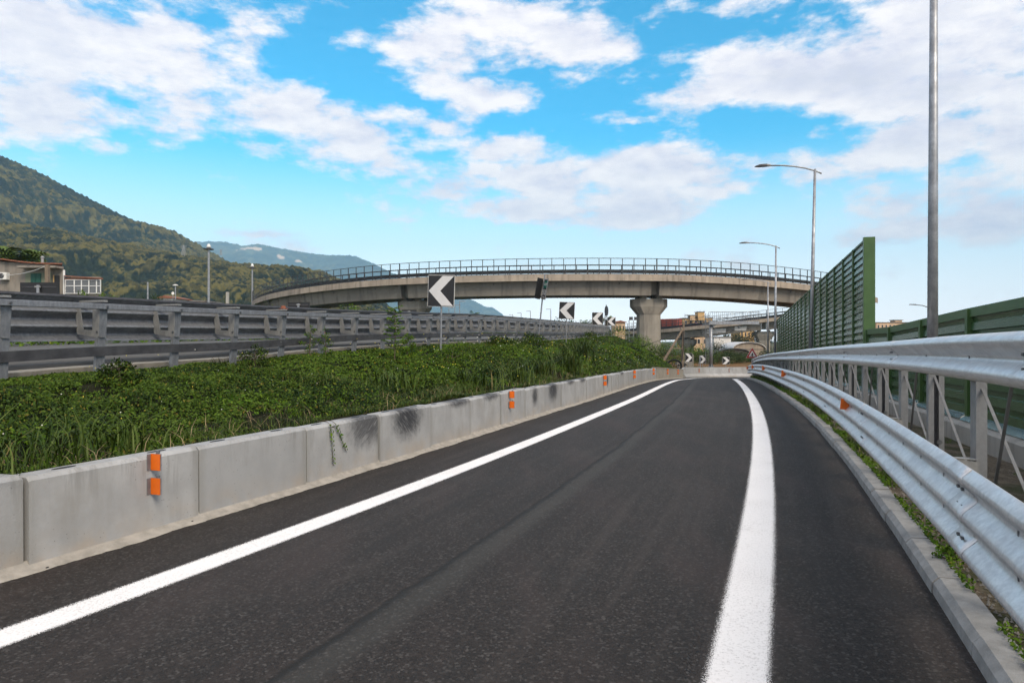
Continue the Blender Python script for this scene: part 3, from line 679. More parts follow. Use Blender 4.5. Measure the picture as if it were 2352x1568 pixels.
    P = np.stack([x, Y, road_z(Y)+.11-.20*u**2.2+rng.uniform(0, .05, len(x))], 1); v, f = leaf_quads(P, np.tile([-.2, -.4, .9], (len(P), 1)), np.clip(.022+.0022*Y, .022, .09), rng, .7, .5)
    tag(np_mesh('verge_weeds', v, f, M['leaf_lt']), kind='stuff', label='low green weeds on the verge behind the kerb', cat='weeds')
    n = 6000; Y = 2.4+rng.uniform(0, 1, n)**1.6*45; x = XK(Y)+.19+.5*rng.uniform(0, 1, n)**1.5; P = np.stack([x, Y, road_z(Y)+.10], 1); P = P[fbm2(x*1.5, Y*1.5, 3, 71) > .47]
    v, f = blade_quads(P, np.clip(.05+.004*P[:, 1], .05, .2), np.clip(.002+.0004*P[:, 1], .002, .012), rng, 1.2); tag(np_mesh('verge_grass', v, f, M['grass']), kind='stuff', label='short grass tufts beside the kerb', cat='grass')
    # gravel on the verge
    n = 9000; Y = 2.6+rng.uniform(0, 1, n)**1.7*14; u = rng.uniform(0, 1, n); a = XK(Y)+.2; b = XP(Y)-.5; x = a+(b-a)*u; P = np.stack([x, Y, road_z(Y)+.105-.21*u], 1); s = rng.uniform(.006, .017, n)
    T = np.array([(1,0,-.3),(-.5,.86,-.3),(-.5,-.86,-.3),(0,0,.9)]); th = rng.uniform(0, 6.28, n); c_, s_ = np.cos(th), np.sin(th)
    v = np.stack([np.stack([P[:, 0]+s*(q[0]*c_-q[1]*s_), P[:, 1]+s*(q[0]*s_+q[1]*c_), P[:, 2]+s*q[2]], 1) for q in T], 1).reshape(-1, 3)
    i = np.arange(n)[:, None]*4; f = np.concatenate([i+np.array([[0,1,3]]), i+np.array([[1,2,3]]), i+np.array([[2,0,3]])], 0)
    tag(np_mesh('gravel', v, f, M['stone']), kind='stuff', label='brown gravel lying on the verge', cat='gravel')

# ------------------------------------------------------------------ hills and mountains
def hill(name, crest, Yc, Yb, base, x0, x1, step, rows, mat, crown, amp, relief, seed, back=.35, rockfn=None):
    cr = interp(crest); xs = np.arange(x0, x1, step); ts = np.concatenate([np.linspace(-back, 0, max(6, rows//8))[:-1], np.linspace(0, 1, rows)])
    PX, T = np.meshgrid(xs, ts, indexing='ij')
    Yd = Yc-(Yc-Yb)*T; X = (PX-1176)/F*Yc*(.55+.45*Yd/Yc); hc = (784-cr(PX))/F*Yc
    T_ = np.clip(T, 0, 1); prof = (1-T_)**1.15; prof = np.where(T < 0, 1+T*.9, prof)
    L_ = Yc/1000.0
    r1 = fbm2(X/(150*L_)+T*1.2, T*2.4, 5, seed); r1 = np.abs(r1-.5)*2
    r2 = fbm2(X/(60*L_), Yd/(110*L_), 4, seed+9)-.5
    H = base+(hc-base)*prof+relief*(-(r1-.25)*1.0+r2*.5)*np.clip(T_*6, 0, 1)*np.clip((1-T_)*3, 0, 1)
    # crowns: jittered cells, each a small dome
    def cells(X_, Y_, s, sd):
        gx = X_/s; gy = Y_/s; ix = np.floor(gx).astype(np.int64); iy = np.floor(gy).astype(np.int64); best = np.full(X_.shape, 9.0); idv = np.zeros(X_.shape)
        for a in (-1, 0, 1):
            for b in (-1, 0, 1):
                cx = ix+a; cy = iy+b
                k = (cx*73856093+cy*19349663+sd*83492791) & 0xffffffff; k = ((k ^ (k >> 13))*1274126177) & 0xffffffff
                jx = ((k >> 4) & 1023)/1023.0; jy = ((k >> 14) & 1023)/1023.0; iv = ((k >> 20) & 1023)/1023.0
                d = (cx+jx-gx)**2+(cy+jy-gy)**2; u = d < best; best = np.where(u, d, best); idv = np.where(u, iv, idv)
        return np.sqrt(best), idv
    d1, i1 = cells(X, Yd, crown, seed); d2, i2 = cells(X, Yd, crown*2.7, seed+5)
    H = H+amp*(np.clip(1-d1*1.1, -.3, 1)*(.5+i1)+.4*np.clip(1-d2*1.1, -.3, 1)*(.4+i2))
    tree = np.clip(i1*.6+.4*i2, 0, 1); v = np.stack([X, Yd, CZ+H], 2).reshape(-1, 3)
    n = len(ts); j, i = np.meshgrid(np.arange(len(xs)-1), np.arange(n-1), indexing='ij'); a = (j*n+i).ravel()
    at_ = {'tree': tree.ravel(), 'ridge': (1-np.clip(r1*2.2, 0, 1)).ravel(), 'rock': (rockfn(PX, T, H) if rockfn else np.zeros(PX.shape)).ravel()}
    return np_mesh(name, v, np.stack([a, a+n, a+n+1, a+1], 1), M[mat], smooth=True, attrs=at_)
def hills():
    A = [(-260,245),(-60,330),(0,359),(60,386),(130,420),(200,456),(260,487),(300,505),(340,522),(390,531),(440,556),(500,590),(560,622),(600,636),(650,648),(700,664),(780,690),(860,730),(960,770)]
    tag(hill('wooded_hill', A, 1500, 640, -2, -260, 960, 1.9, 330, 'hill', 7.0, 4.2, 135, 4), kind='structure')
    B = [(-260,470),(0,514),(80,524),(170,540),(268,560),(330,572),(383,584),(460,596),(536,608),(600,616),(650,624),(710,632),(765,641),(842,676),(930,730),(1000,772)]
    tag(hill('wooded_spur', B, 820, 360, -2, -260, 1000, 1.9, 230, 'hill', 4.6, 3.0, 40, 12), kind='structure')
    def cliff(PX, T, H):
        a = np.exp(-(((PX-573)/22)**2+((T-.10)/.07)**2)); b = np.exp(-(((PX-602)/12)**2+((T-.09)/.03)**2))*.8
        c = np.exp(-(((PX-655)/14)**2+((T-.11)/.03)**2))*.75+np.exp(-(((PX-700)/16)**2+((T-.13)/.03)**2))*.72
        return np.clip(a+b+c, 0, 1)
    C = [(300,600),(400,570),(450,558),(495,556),(540,562),(560,566),(590,562),(620,567),(650,573),(700,581),(760,588),(800,588),(840,600),(880,618),(940,650),(1000,690),(1080,740)]
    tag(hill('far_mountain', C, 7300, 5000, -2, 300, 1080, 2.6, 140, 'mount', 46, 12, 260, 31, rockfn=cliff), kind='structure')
    D = [(760,700),(833,697),(880,690),(960,686),(1044,688),(1072,687),(1101,698),(1117,706),(1131,708),(1151,721),(1161,729),(1190,748),(1230,778)]
    tag(hill('distant_mountain', D, 7600, 5900, -2, 760, 1230, 3.0, 60, 'mount', 60, 10, 100, 47), kind='structure')
    E = [(590,668),(640,652),(676,640),(695,634),(715,637),(745,645),(790,660),(850,700)]
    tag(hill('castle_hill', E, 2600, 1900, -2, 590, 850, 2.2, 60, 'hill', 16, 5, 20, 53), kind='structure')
for fn in (build_ground, rail_kerb, build_road, lines, kerb, gutter, verge, bank, bank_plants, hills): fn()
# air: even, pale, one closed box round everything on the ground
hz = MB().box((0, 3600, 520), (14000, 8800, 1250)).build('haze', None); hz.display_type = 'WIRE'
hm = bpy.data.materials.new('haze'); hm.use_nodes = True; hn = hm.node_tree; hn.nodes.remove(hn.nodes['Principled BSDF'])
hv = hn.nodes.new('ShaderNodeVolumePrincipled'); hv.inputs['Color'].default_value = (.38, .70, 1.0, 1); hv.inputs['Density'].default_value = .000108; hv.inputs['Anisotropy'].default_value = -.3
hn.links.new(hv.outputs[0], hn.nodes['Material Output'].inputs['Volume']); hz.data.materials.append(hm); tag(hz, kind='stuff')
hm.cycles.homogeneous_volume = True if hasattr(hm, 'cycles') else None

def rot_of(t): return -atan2(t.x, t.y)
# ------------------------------------------------------------------ left wall: precast blocks, cast wall, new jersey wall
def wall_blocks():
    L_ = 1.475; prof = [(-.25,-.16),(-.25,.66),(-.225,.695),(-.035,.70),(-.004,.668),(0,-.10)]
    def make(mat, loc, rz, lab, length):
        o = thing('barrier_block', loc, lab, 'concrete block', 'precast blocks of the wall', rz); mb = MB(); h = length/2-.016
        st = [(Vector((0, y, 0)), Vector((1, 0, 0)), UP) for y in (-h, -h+.018, h-.018, h)]
        sc = (.985, 1, 1, .985); vs = []; n = len(prof)
        for (p, l, u), s in zip(st, sc): vs += [p+l*((a+.12)*s-.12 if b > .06 else a)+u*(b if b < .1 else .1+(b-.1)*s) for a, b in prof]
        fs = [(i*n+k, i*n+(k+1) % n, (i+1)*n+(k+1) % n, (i+1)*n+k) for i in range(3) for k in range(n)]+[tuple(range(n)), tuple(range(4*n-1, 3*n-1, -1))]
        mb.add(vs, fs); mb.build('body', mat, o, rel=False)
        for y in (-length*.27, length*.27):
            m2 = MB(); m2.prism([(.1*cos(a), .026*sin(a)) for a in np.linspace(0, 2*pi, 13)[:-1]], (-.13, y, .6995), Vector((0, 1, 0)), Vector((1, 0, 0)), UP, .006); m2.build('lifting_slot', M['hole'], o, rel=False)
        return o
    scuffs = {4: 'scuff_a', 5: 'scuff_b', 6: 'scuff_d', 7: 'scuff_d', 9: 'scuff_c', 10: 'scuff_b', 11: 'scuff_d', 12: 'scuff_d', 15: 'scuff_c', 17: 'scuff_d'}
    words = {'scuff_a': 'grey concrete wall block with tyre smear at its far upper corner', 'scuff_b': 'concrete wall block with broad black tyre scuffs', 'scuff_c': 'concrete wall block with a narrow dark scuff', 'scuff_d': 'concrete wall block smudged black along its top edge'}
    protos = {}; rng = random.Random(2)
    Yj = 4.99-2*L_; k = -1
    while Yj < 41.2:
        ym = Yj+L_/2; t, r = frame2(XW, ym); length = L_*sqrt(1+(t.x/t.y)**2)
        loc = (XW(ym)+rng.uniform(-.012, .010), ym, road_z(ym)+rng.uniform(-.014, .006)); rz = rot_of(t)+rng.uniform(-.009, .009)
        idx = k+1
        key = scuffs.get(idx, 'precast')
        lab = ('clean pale' if key == 'precast' else '')
        base = words.get(key, 'clean pale concrete wall block')
        lab = f'{base}, {nth(max(idx,1))} from the left frame edge' if idx >= 1 else 'concrete wall block just outside the left frame edge'
        lab = ' '.join(lab.split()[:16])
        if key not in protos: protos[key] = make(M[key], loc, rz, lab, length+.0)
        else: dup(protos[key], loc, rz, lab)
        Yj += L_; k += 1
    # older cast wall beyond the blocks
    o = thing('cast_wall', (XEND(50), 50, road_z(50)), 'weathered cast concrete wall between the grey blocks and the curved end wall', 'wall')
    st = []; mb = MB()
    for Y in np.linspace(Yj+.02, 61.6, 26):
        t, r = frame2(left_edge, Y); st.append((Vector((left_edge(Y), Y, road_z(Y))), r, UP))
    mb.sweep([(-.28,-.3),(-.28,.74),(0,.74),(0,-.3)], st).build('wall', M['oldwall'], o)
    m2 = MB(); m2.sweep([(-.30,.742),(-.30,.80),(.02,.80),(.02,.742)], [(p, r, u) for p, r, u in st]); m2.build('coping', M['oldwall'], o)
    # smooth end wall
    pts = [(15.35,61.3),(16.5,65.2),(18.0,68.4),(20.6,70.4),(24,71.4),(28,71.9),(34,72.2)]
    P = []
    for i in range(len(pts)-1):
        for q in np.linspace(0, 1, 6)[:-1]:
            p0 = pts[max(i-1, 0)]; p1 = pts[i]; p2 = pts[i+1]; p3 = pts[min(i+2, len(pts)-1)]
            P.append(tuple(.5*((2*b)+(-a+c)*q+(2*a-5*b+4*c-d)*q*q+(-a+3*b-3*c+d)*q**3) for a, b, c, d in zip(p0, p1, p2, p3)))
    P.append(pts[-1]); st = []
    o = thing('end_wall', (20, 70.6, road_z(70)), 'smooth pale concrete wall with sloping foot closing off the far bend', 'wall')
    mb = MB(); n = None
    for i, p in enumerate(P):
        q = P[min(i+1, len(P)-1)]; b = P[max(i-1, 0)]; d = Vector((q[0]-b[0], q[1]-b[1], 0)).normalized(); r = Vector((d.y, -d.x, 0))
        h = .78+.24*min(1, i/6); mb_prof = [(-.16,-.3),(-.16,h),(.02,h),(.07,.36),(.28,.12),(.28,-.3)]
        st.append((Vector((p[0], p[1], road_z(min(p[1], 71)))), r, mb_prof))
    n = 6; vs = []
    for p, r, pr in st: vs += [p+r*a+UP*b for a, b in pr]
    fs = [(i*n+k, (i+1)*n+k, (i+1)*n+(k+1) % n, i*n+(k+1) % n) for i in range(len(st)-1) for k in range(n)]+[tuple(range(n)), tuple(range(len(vs)-1, len(vs)-n-1, -1))]
    mb.add(vs, fs).build('wall', M['precast'], o)
    return [(Vector((p[0], p[1], p[2])), r) for p, r, _ in st]
NJ = wall_blocks()

# ------------------------------------------------------------------ orange reflectors
def reflectors():
    def make(loc, rz, lab):
        o = thing('reflector', loc, lab, 'reflector', 'orange reflectors on the concrete walls', rz)
        b = MB().box((.004, -.022, 0), (.006, .042, .14)); b.tube([(.006, -.030, .0), (.011, -.030, .0)], .006, 6); b.build('bracket', M['galv_dull'], o, rel=False)
        b = MB().box((.060, -.002, 0), (.108, .004, .146)); b.box((.115, .003, 0), (.003, .008, .146)); b.box((.07,.012,.082),(.03,.02,.02)); b.build('fin', M['galv_dull'], o, rel=False)
        MB().box((.061, -.0065, 0), (.106, .005, .142)).build('plate', M['orange'], o, rel=False); return o
    proto = None; Ym = [5.97, 14.3, 24.0, 31.5, 39.8, 48.6, 55.6]
    where = ['on the nearest full wall block', 'on the wall block just past the big tyre scuffs', 'on the grey blocks below the big bank', 'near the far end of the grey blocks', 'on the last grey block before the cast wall', 'midway along the cast wall', 'at the far end of the cast wall']
    for i, Y in enumerate(Ym):
        t, r = frame2(left_edge, Y)
        for h, nm in ((.635, 'upper'), (.425, 'lower')):
            loc = (left_edge(Y), Y, road_z(Y)+h); lab = f'{nm} orange reflector of the pair {where[i]}'
            if proto is None: proto = make(loc, rot_of(t), lab)
            else: dup(proto, loc, rot_of(t), lab)
    for px, w in ((1604, 'left'), (1667, 'middle')):
        p, r = min(NJ[8:], key=lambda q: abs((q[0].x/q[0].y*F+1176)-px)); 
        for h, nm in ((.80, 'upper'), (.58, 'lower')):
            a = atan2(r.y, r.x); dup(proto, tuple(p+r*.045+UP*h), a, f'{nm} orange reflector of the {w} pair on the smooth end wall')
reflectors()

# ------------------------------------------------------------------ left guardrail, seen from behind
BEAM3 = lambda h, d: [(d*(.5-.5*cos(2*pi*3*(k/36.0)))**.8, h*k/36.0) for k in range(37)]
def shell(prof, t=.004): return prof+[(a-t, b) for a, b in reversed(prof)]
def left_guardrail():
    ys = [10.73+1.423*k for k in range(-5, 20)]; y = ys[-1]
    while y < 63.5: y += 1.45; ys.append(y)
    o = thing('guardrail', (XL(20), 20, CZ+ZB(20)), 'weathered grey steel guardrail seen from behind along the top of the planted bank', 'guardrail')
    def st(Y, off=0.0):
        t, r = frame2(XL, Y); return Vector((XL(Y), Y, CZ)), t, -r      # left = towards the carriageway
    dense = np.linspace(2.5, 64.5, 70)
    def sweep(prof, zf, name, mat, dens=dense, smooth=False, joint=False):
        mb = MB(); mb.sweep(prof, [(st(Y)[0]+UP*zf(Y), st(Y)[2], UP) for Y in dens]); return mb.build(name, mat, o, smooth)
    sweep([(-.075,-.075),(-.075,.0),(-.068,.006),(-.03,.006),(-.03,-.082),(-.068,-.082)], lambda Y: ZT(Y), 'top_rail', M['galv_dull'])
    sweep(shell([(a+.46, b) for a, b in BEAM3(.70, .135)], .006), lambda Y: ZT(Y)-.58, 'beam', M['galv_dull'], smooth=True)
    sweep(shell([(.53,.0),(.50,.03),(.46,.035),(.445,.0)], .004), lambda Y: ZT(Y)+.115, 'beam_lip', M['dark_steel'])
    sweep([(.10,.0),(.03,.0),(.03,.15),(.10,.15),(.10,.142),(.038,.142),(.038,.008),(.10,.008)], lambda Y: ZB(Y)+.20, 'lower_rail', M['dark_steel'])
    lean = -.10
    for i, Y in enumerate(ys):
        p, t, l = st(Y); zb = ZB(Y)-.25; zt = ZT(Y)-.005; w = .075
        mb = MB(); b = p+UP*zb-l*lean*1.0*-1*0; c = p+UP*zt; b = p+UP*zb+l*.10
        pr = [(-w,0),(w,0),(w,.055),(w-.008,.055),(w-.008,.008),(-w+.008,.008),(-w+.008,.055),(-w,.055)]
        mb.sweep(pr, [(b, t, l), (c, t, l)], True) if False else None
        vs = [q+t*a+l*k for q in (b, c) for a, k in pr]; n = len(pr)
        mb.add(vs, [(k, (k+1) % n, n+(k+1) % n, n+k) for k in range(n)]+[tuple(range(n)), tuple(range(2*n-1, n-1, -1))])
        po = mb.build('post', M['galv_dull'], o)
        H = zt-ZB(Y); pl = [(.05,-.10),(.045,-.50),(.02,-.52),(.46,-.46),(.47,-.43),(.40,-.12),(.33,-.12),(.28,-.36),(.25,-.385),(.17,-.395),(.15,-.37),(.13,-.12)]
        m2 = MB()
        m2.prism([(.0,-.09),(.02,-.50),(.05,-.52),(.16,-.505),(.15,-.40),(.14,-.09)], p+UP*zt-t*w, l, UP, t, .006)
        m2.prism([(.16,-.505),(.46,-.465),(.475,-.43),(.33,-.39),(.15,-.40)], p+UP*zt-t*w, l, UP, t, .006)
        m2.prism([(.33,-.39),(.475,-.43),(.50,-.06),(.40,-.06)], p+UP*zt-t*w, l, UP, t, .006)
        m2.box(p+UP*(zt-.51)+l*.24, (.10, .46, .006), Matrix((t, l, UP)).transposed())
        sp = m2.build('spacer', M['galv_lt'], o)
        m3 = MB(); m3.box(p+UP*(zt+.055)+l*.22, (.085, .50, .03), Matrix((t, l, UP)).transposed()); m3.build('spacer_cap', M['galv_lt'], o)
        if Y < 34:
            for (a, zz, k) in ((-.079, -.037, 0), (-.01, -.43, 1)):
                q = p+UP*(zt+zz)+l*a-t*(0 if k == 0 else w+.004)+(l*.05 if k else Vector())
                d = -l if k == 0 else -t
                mb = MB(); mb.tube([q, q+d*.014], .019, 6); mb.build('bolt', M['bolt'], sp)
    # orange reflectors on the far side of this rail, rusty cap lying on a spacer
    for Y, lab in ((17.0, 'small orange reflector on the left guardrail beside the third to sixth posts'), (25.7, 'tiny orange reflector far along the left guardrail')):
        p, t, l = st(Y); q = p+UP*(ZT(Y)-.42)+l*.44
        mb = MB(); mb.prism([(-.05,-.05),(.05,-.05),(.03,.06),(-.02,.06)], q, l, UP, t, .012); tag(mb.build('reflector', M['orange']), lab, 'reflector')
    p, t, l = st(15.1); q = p+UP*(ZT(15.1)+.073)+l*.12
    mb = MB(); mb.lathe([(.10, .0), (.10, .012), (.055, .02), (.045, .07), (.0, .078)], q, 14); tag(mb.build('rusty_cap', M['rust'], smooth=False), 'rusty brown iron cap lying on top of the left guardrail', 'cap')
left_guardrail()

# ------------------------------------------------------------------ right guardrail
def right_guardrail():
    def st(Y):
        t, r = frame2(XK, Y); return Vector((XK(Y), Y, road_z(Y))), t, r
    o = thing('guardrail', (XK(8), 8, road_z(8)), 'bright new galvanised guardrail with two beams and braced posts along the right kerb', 'guardrail')
    LO = interp([(0,.42),(3,.42),(14,.415),(40,.41)]); HI = interp([(0,1.715),(4,1.715),(10,1.665),(17,1.60),(35,1.46),(60,1.36)])
    ys = np.concatenate([np.linspace(.4, 12, 50), np.linspace(12.4, 66, 90)])
    def beam(prof, off, zf, name, mat):
        m = MB(); m.sweep(shell(prof, .005), [(st(Y)[0]+st(Y)[2]*off+UP*zf(Y), -st(Y)[2], UP) for Y in ys]); return m.build(name, mat, o, True)
    def lobes(n, h, d):
        e = .17 if n == 2 else .115; per = (1-2*e)/(n-1); pts = []
        for k in range(8*(n-1)+9):
            u = -.5+k*(n/(8*(n-1)+8.0)) if False else k/(8*(n-1)+8.0); z = u
            ph = (z-e)/per; v = .5+.5*cos(2*pi*ph)
            if z < e: v = max(.30, .5+.5*cos(pi*(e-z)/e*.72))
            if z > 1-e: v = max(.30, .5+.5*cos(pi*(z-1+e)/e*.72))
            pts.append((d*v**.8, h*z))
        return pts
    lo = lobes(3, .545, .082); hi = lobes(2, .335, .09)
    b1 = beam(lo, .085, LO, 'lower_beam', M['galv']); b2 = beam(hi, .40, lambda Y: HI(Y)-.315, 'upper_beam', M['galv'])
    # splices: a sleeve over each joint, with its bolts
    bolts = []
    for Yj in np.arange(3.95, 50, 4.27):
        for prof, off, zf, par, h, n in ((lo, .085, LO, b1, .545, 3), (hi, .40, lambda Y: HI(Y)-.315, b2, .315, 2)):
            m = MB(); m.sweep(shell([(a+.0035, z) for a, z in prof], .003), [(st(Y)[0]+st(Y)[2]*off+UP*zf(Y), -st(Y)[2], UP) for Y in np.linspace(Yj-.16, Yj+.16, 4)]); m.build('splice', M['galv'], par, True)
            if Yj < 30:
                for k in range(n):
                    for dz in (.27, .73):
                        for dy in (-.045, .045): bolts.append((Yj+dy, off-.047-.0, zf, h/n*(k+dz), par))
    # posts every 1.42 m, alternately closed and open, with braces and spacers
    Yp = [5.27+1.42*k for k in range(-3, 39)]
    for i, Y in enumerate(Yp):
        p, t, r = st(Y); b = p+r*.42; zt = HI(Y)-.03
        mb = MB(); closed = i % 2 == 1
        if closed: mb.sweep([(-.08,0),(.08,0),(.08,.07),(-.08,.07)], [(b+UP*-.1, t, r), (b+UP*zt, t, r)]) if False else mb.add([q+t*a+r*k for q in (b-UP*.1, b+UP*zt) for a, k in [(-.08,0),(.08,0),(.08,.07),(-.08,.07)]], [(0,1,5,4),(1,2,6,5),(2,3,7,6),(3,0,4,7),(0,3,2,1),(4,5,6,7)])
        else:
            pr = [(-.065,.0),(-.02,.0),(-.02,.008),(-.057,.008),(-.057,.09),(.057,.09),(.057,.008),(.02,.008),(.02,.0),(.065,.0),(.065,.098),(-.065,.098)]; n = len(pr)
            mb.add([q+t*a+r*k for q in (b-UP*.1, b+UP*zt) for k, a in [(x_+.05, y_-.05) for x_, y_ in pr]], [(k, (k+1) % n, n+(k+1) % n, n+k) for k in range(n)]+[tuple(range(n)), tuple(range(2*n-1, n-1, -1))])
        mb.build('post', M['galv_post'], o)
        if i+1 < len(Yp) and i > 0:
            p2, t2, r2 = st(Yp[i-1]); top = b+r*.03+UP*(HI(Y)-.30); foot = p2+r2*.62+UP*.16+t2*.25
            MB().bar(top, foot, .020, .008, t).build('brace', M['galv_brace'], o)
            if closed:
                q = (p*.45+p2*.55)+r*.44; MB().bar(q+UP*(HI(Y)-.30), b+r*.05+UP*.20-t*.11, .020, .008, t).build('brace', M['galv_brace'], o)
        m = MB()                                                # spacer from the post to the lower beam
        zc = LO(Y)+.30
        if closed:
            m.prism([(.09,-.10),(.44,-.13),(.44,.07),(.09,.11)], b-r*.42+UP*zc-t*.085, r, UP, t, .006); m.box(b-r*.16+UP*(zc+.09)-t*.05, (.08,.34,.006), Matrix((t, r, UP)).transposed())
            sp = m.build('spacer', M['galv_lt'], o)
            if Y < 25:
                for a, z_, rr in ((.33,.02,.028),(.40,-.04,.026),(.28,-.0,.013),(.30,-.05,.012)):
                    q = b-r*.42+r*a+UP*(zc+z_)-t*.088; MB().tube([q, q-t*.006], rr, 10).build('bolt', M['bolt'], sp)
        else:
            m.tube([b-r*.34+UP*(zc-.03), b+UP*(zc-.03)], .05, 10); m.build('spacer', M['galv_lt'], o)
            if Y < 25:
                q = b+r*.07+UP*(zc+.02)-t*.066; MB().tube([q, q-t*.012], .024, 8).build('bolt', M['bolt'], o)
        # bolts in the valleys of both beams at the post
        for k in (1, 2): bolts.append((Y, .083, LO, .545*k/3, b1))
        bolts.append((Y, .398, lambda q: HI(q)-.315, .1575, b2))
        for k in (1, 2): bolts.append((Y+.71, .083, LO, .545*k/3, b1))
    bolts = [q for q in bolts if 1.6 < q[0] < 40]; bolts.sort(key=lambda q: q[0])
    rest = {}
    for i, (Y, off, zf, dz, par) in enumerate(bolts):
        p, t, r = st(Y); q = p+r*off+UP*(zf(Y)+dz)
        edge = off < .07 or (.3 < off < .37)
        mb = MB() if i < 190 else rest.setdefault(par.name, (MB(), par))[0]
        d = -r
        pl = [(.019*cos(a), .010*sin(a)) for a in np.linspace(0, 2*pi, 11)[:-1]] if edge else [(.011*cos(a), .026*sin(a)) for a in np.linspace(0, 2*pi, 11)[:-1]]
        mb.prism(pl, q+d*(.004 if edge else .0), t, UP, d, .012)
        if i < 190: mb.build('bolt', M['bolt'], par)
    for nm, (mb, par) in rest.items(): tag(mb.build('bolts', M['bolt'], par), kind='stuff')
    # orange markers clipped in the upper valley of the lower beam
    labs = ['nearest orange marker clipped to the lower beam of the right guardrail', 'second nearest orange marker on the right guardrail beam', 'third orange marker along the right guardrail beam', 'fourth orange marker, small, along the right guardrail beam', 'farthest tiny orange marker at the bend of the right guardrail']
    for Y, lab in zip((9.75, 22.5, 32, 40.5, 48.5), labs):
        p, t, r = st(Y); q = p+r*.035+UP*(LO(Y)+.395); s = 1.0 if Y < 15 else 1.35
        w = thing('beam_marker', tuple(q), lab, 'reflector', 'orange markers on the right guardrail')
        MB().prism([(-.075*s,-.07*s),(.05*s,-.08*s),(.065*s,-.03*s),(.065*s,.035*s),(.045*s,.07*s),(-.06*s,.085*s)], q, r, UP, t, .012).build('plate', M['orange'], w)
        MB().box(q+r*.055+t*.02, (.02, .06, .09), Matrix((t, r, UP)).transposed()).build('clip', M['bolt'], w)
right_guardrail()

# ------------------------------------------------------------------ green noise barriers on their plinth
def green_walls():
    d = Vector((.315, 1, 0)).normalized(); rt = Vector((d.y, -d.x, 0))
    zb = lambda Y: road_z(Y)+.35
    def pt(Y): return Vector((XP(Y), Y, zb(Y)))
    def panel(y0, y1, h0, h1, par, per=.262):
        n = max(2, round(h0/per)); pr = []
        for k in range(n):
            for a, b in ((.0,-.012),(.05,-.060),(.60,-.046),(.66,-.012)): pr.append((b, (k+a)/n))
        pr += [(-.03, 1.0), (.05, 1.0), (.05, 0)]
        vs = []
        for Y, h in ((y0, h0), (y1, h1)): vs += [pt(Y)+rt*a+UP*(b*h) for a, b in pr]
        m = len(pr); mb = MB()
        # separate faces per rib, so that each rib is an island with its own tone
        for k in range(m):
            a = k; b = (k+1) % m; mb.add([vs[a], vs[b], vs[m+b], vs[m+a]], [(0, 1, 2, 3)])
        return mb.build('panel', M['green'], par)
    low = thing('low_noise_barrier', tuple(pt(14)), 'low dark green ribbed noise barrier behind the right guardrail', 'noise barrier')
    yl = [22-3.1*k for k in range(0, 8)]
    tops = lambda Y: CZ+interp([(-2,1.62),(6,.96),(9.9,.68),(12.65,.62),(15.8,.515),(18.9,.405),(22,.39)])(Y)-zb(Y)
    for i, Y in enumerate(yl):
        h = tops(Y); b = pt(Y)
        MB().box(b+UP*(h/2-.02)-rt*.045, (.13, .14, h+.0), Matrix((rt, d, UP)).transposed()).build('post', M['green_post'], low)
        if i+1 < len(yl): 
            y1 = yl[i+1]; panel(y1+.07, Y-.07, tops(y1)-.17, h-.17, low)
            mb = MB(); mb.sweep([(-.075,-.168),(-.075,.0),(.06,.0),(.06,-.168)], [(pt(q)+UP*tops(q), rt, UP) for q in (y1+.004, Y-.004)]); mb.build('cap', M['green_post'], low)
    tall = thing('tall_noise_barrier', tuple(pt(40)), 'tall green ribbed noise barrier wall rising in a wedge against the sky', 'noise barrier')
    T = lambda Y: CZ+3.36-.0354*(Y-22)-zb(Y)
    yt = [22.25+2.155*k for k in range(19)]
    for i, Y in enumerate(yt):
        h = T(Y); b = pt(Y)
        if i == 0: MB().box(b+UP*(h/2+.02)+rt*.05, (.34, .16, h+.04), Matrix((rt, d, UP)).transposed()).build('end_post', M['green_post'], tall)
        else: MB().box(b+UP*(h/2)-rt*.03, (.12, .10, h), Matrix((rt, d, UP)).transposed()).build('post', M['green_post'], tall)
        if i+1 < len(yt):
            y1 = yt[i+1]; panel(Y+.05, y1-.05, h-.06, T(y1)-.06, tall, .226)
            mb = MB(); mb.sweep([(-.07,-.06),(-.07,.0),(.06,.0),(.06,-.06)], [(pt(q)+UP*T(q), rt, UP) for q in (Y+.08, y1-.05)]); mb.build('cap', M['green_post'], tall)
    pl = thing('plinth_wall', tuple(pt(10)), 'low rough concrete plinth carrying the green noise barriers', 'wall')
    st = [(pt(Y), rt, UP) for Y in np.linspace(-1, 63, 80)]
    MB().sweep([(-.34,-.60),(-.34,-.14),(-.30,-.095),(.30,-.095),(.30,-.60)], st).build('wall', M['plinth'], pl)
    rng = random.Random(8)
    for k, Y in enumerate(np.arange(3.5, 62, 3.1)):             # sheet flashing along the foot, each length set a little differently
        j = rng.uniform(-.02, .02); w = rng.uniform(.19, .24)
        mb = MB(); mb.sweep([(-.05,.03),(-.05,.026),(-w,-.075+j*.3),(-w,-.068+j*.3)], [(pt(Y+.02), rt, UP), (pt(Y+3.06), rt, UP+rt*j*.1)]); mb.build('flashing', M['flash'], pl)
green_walls()

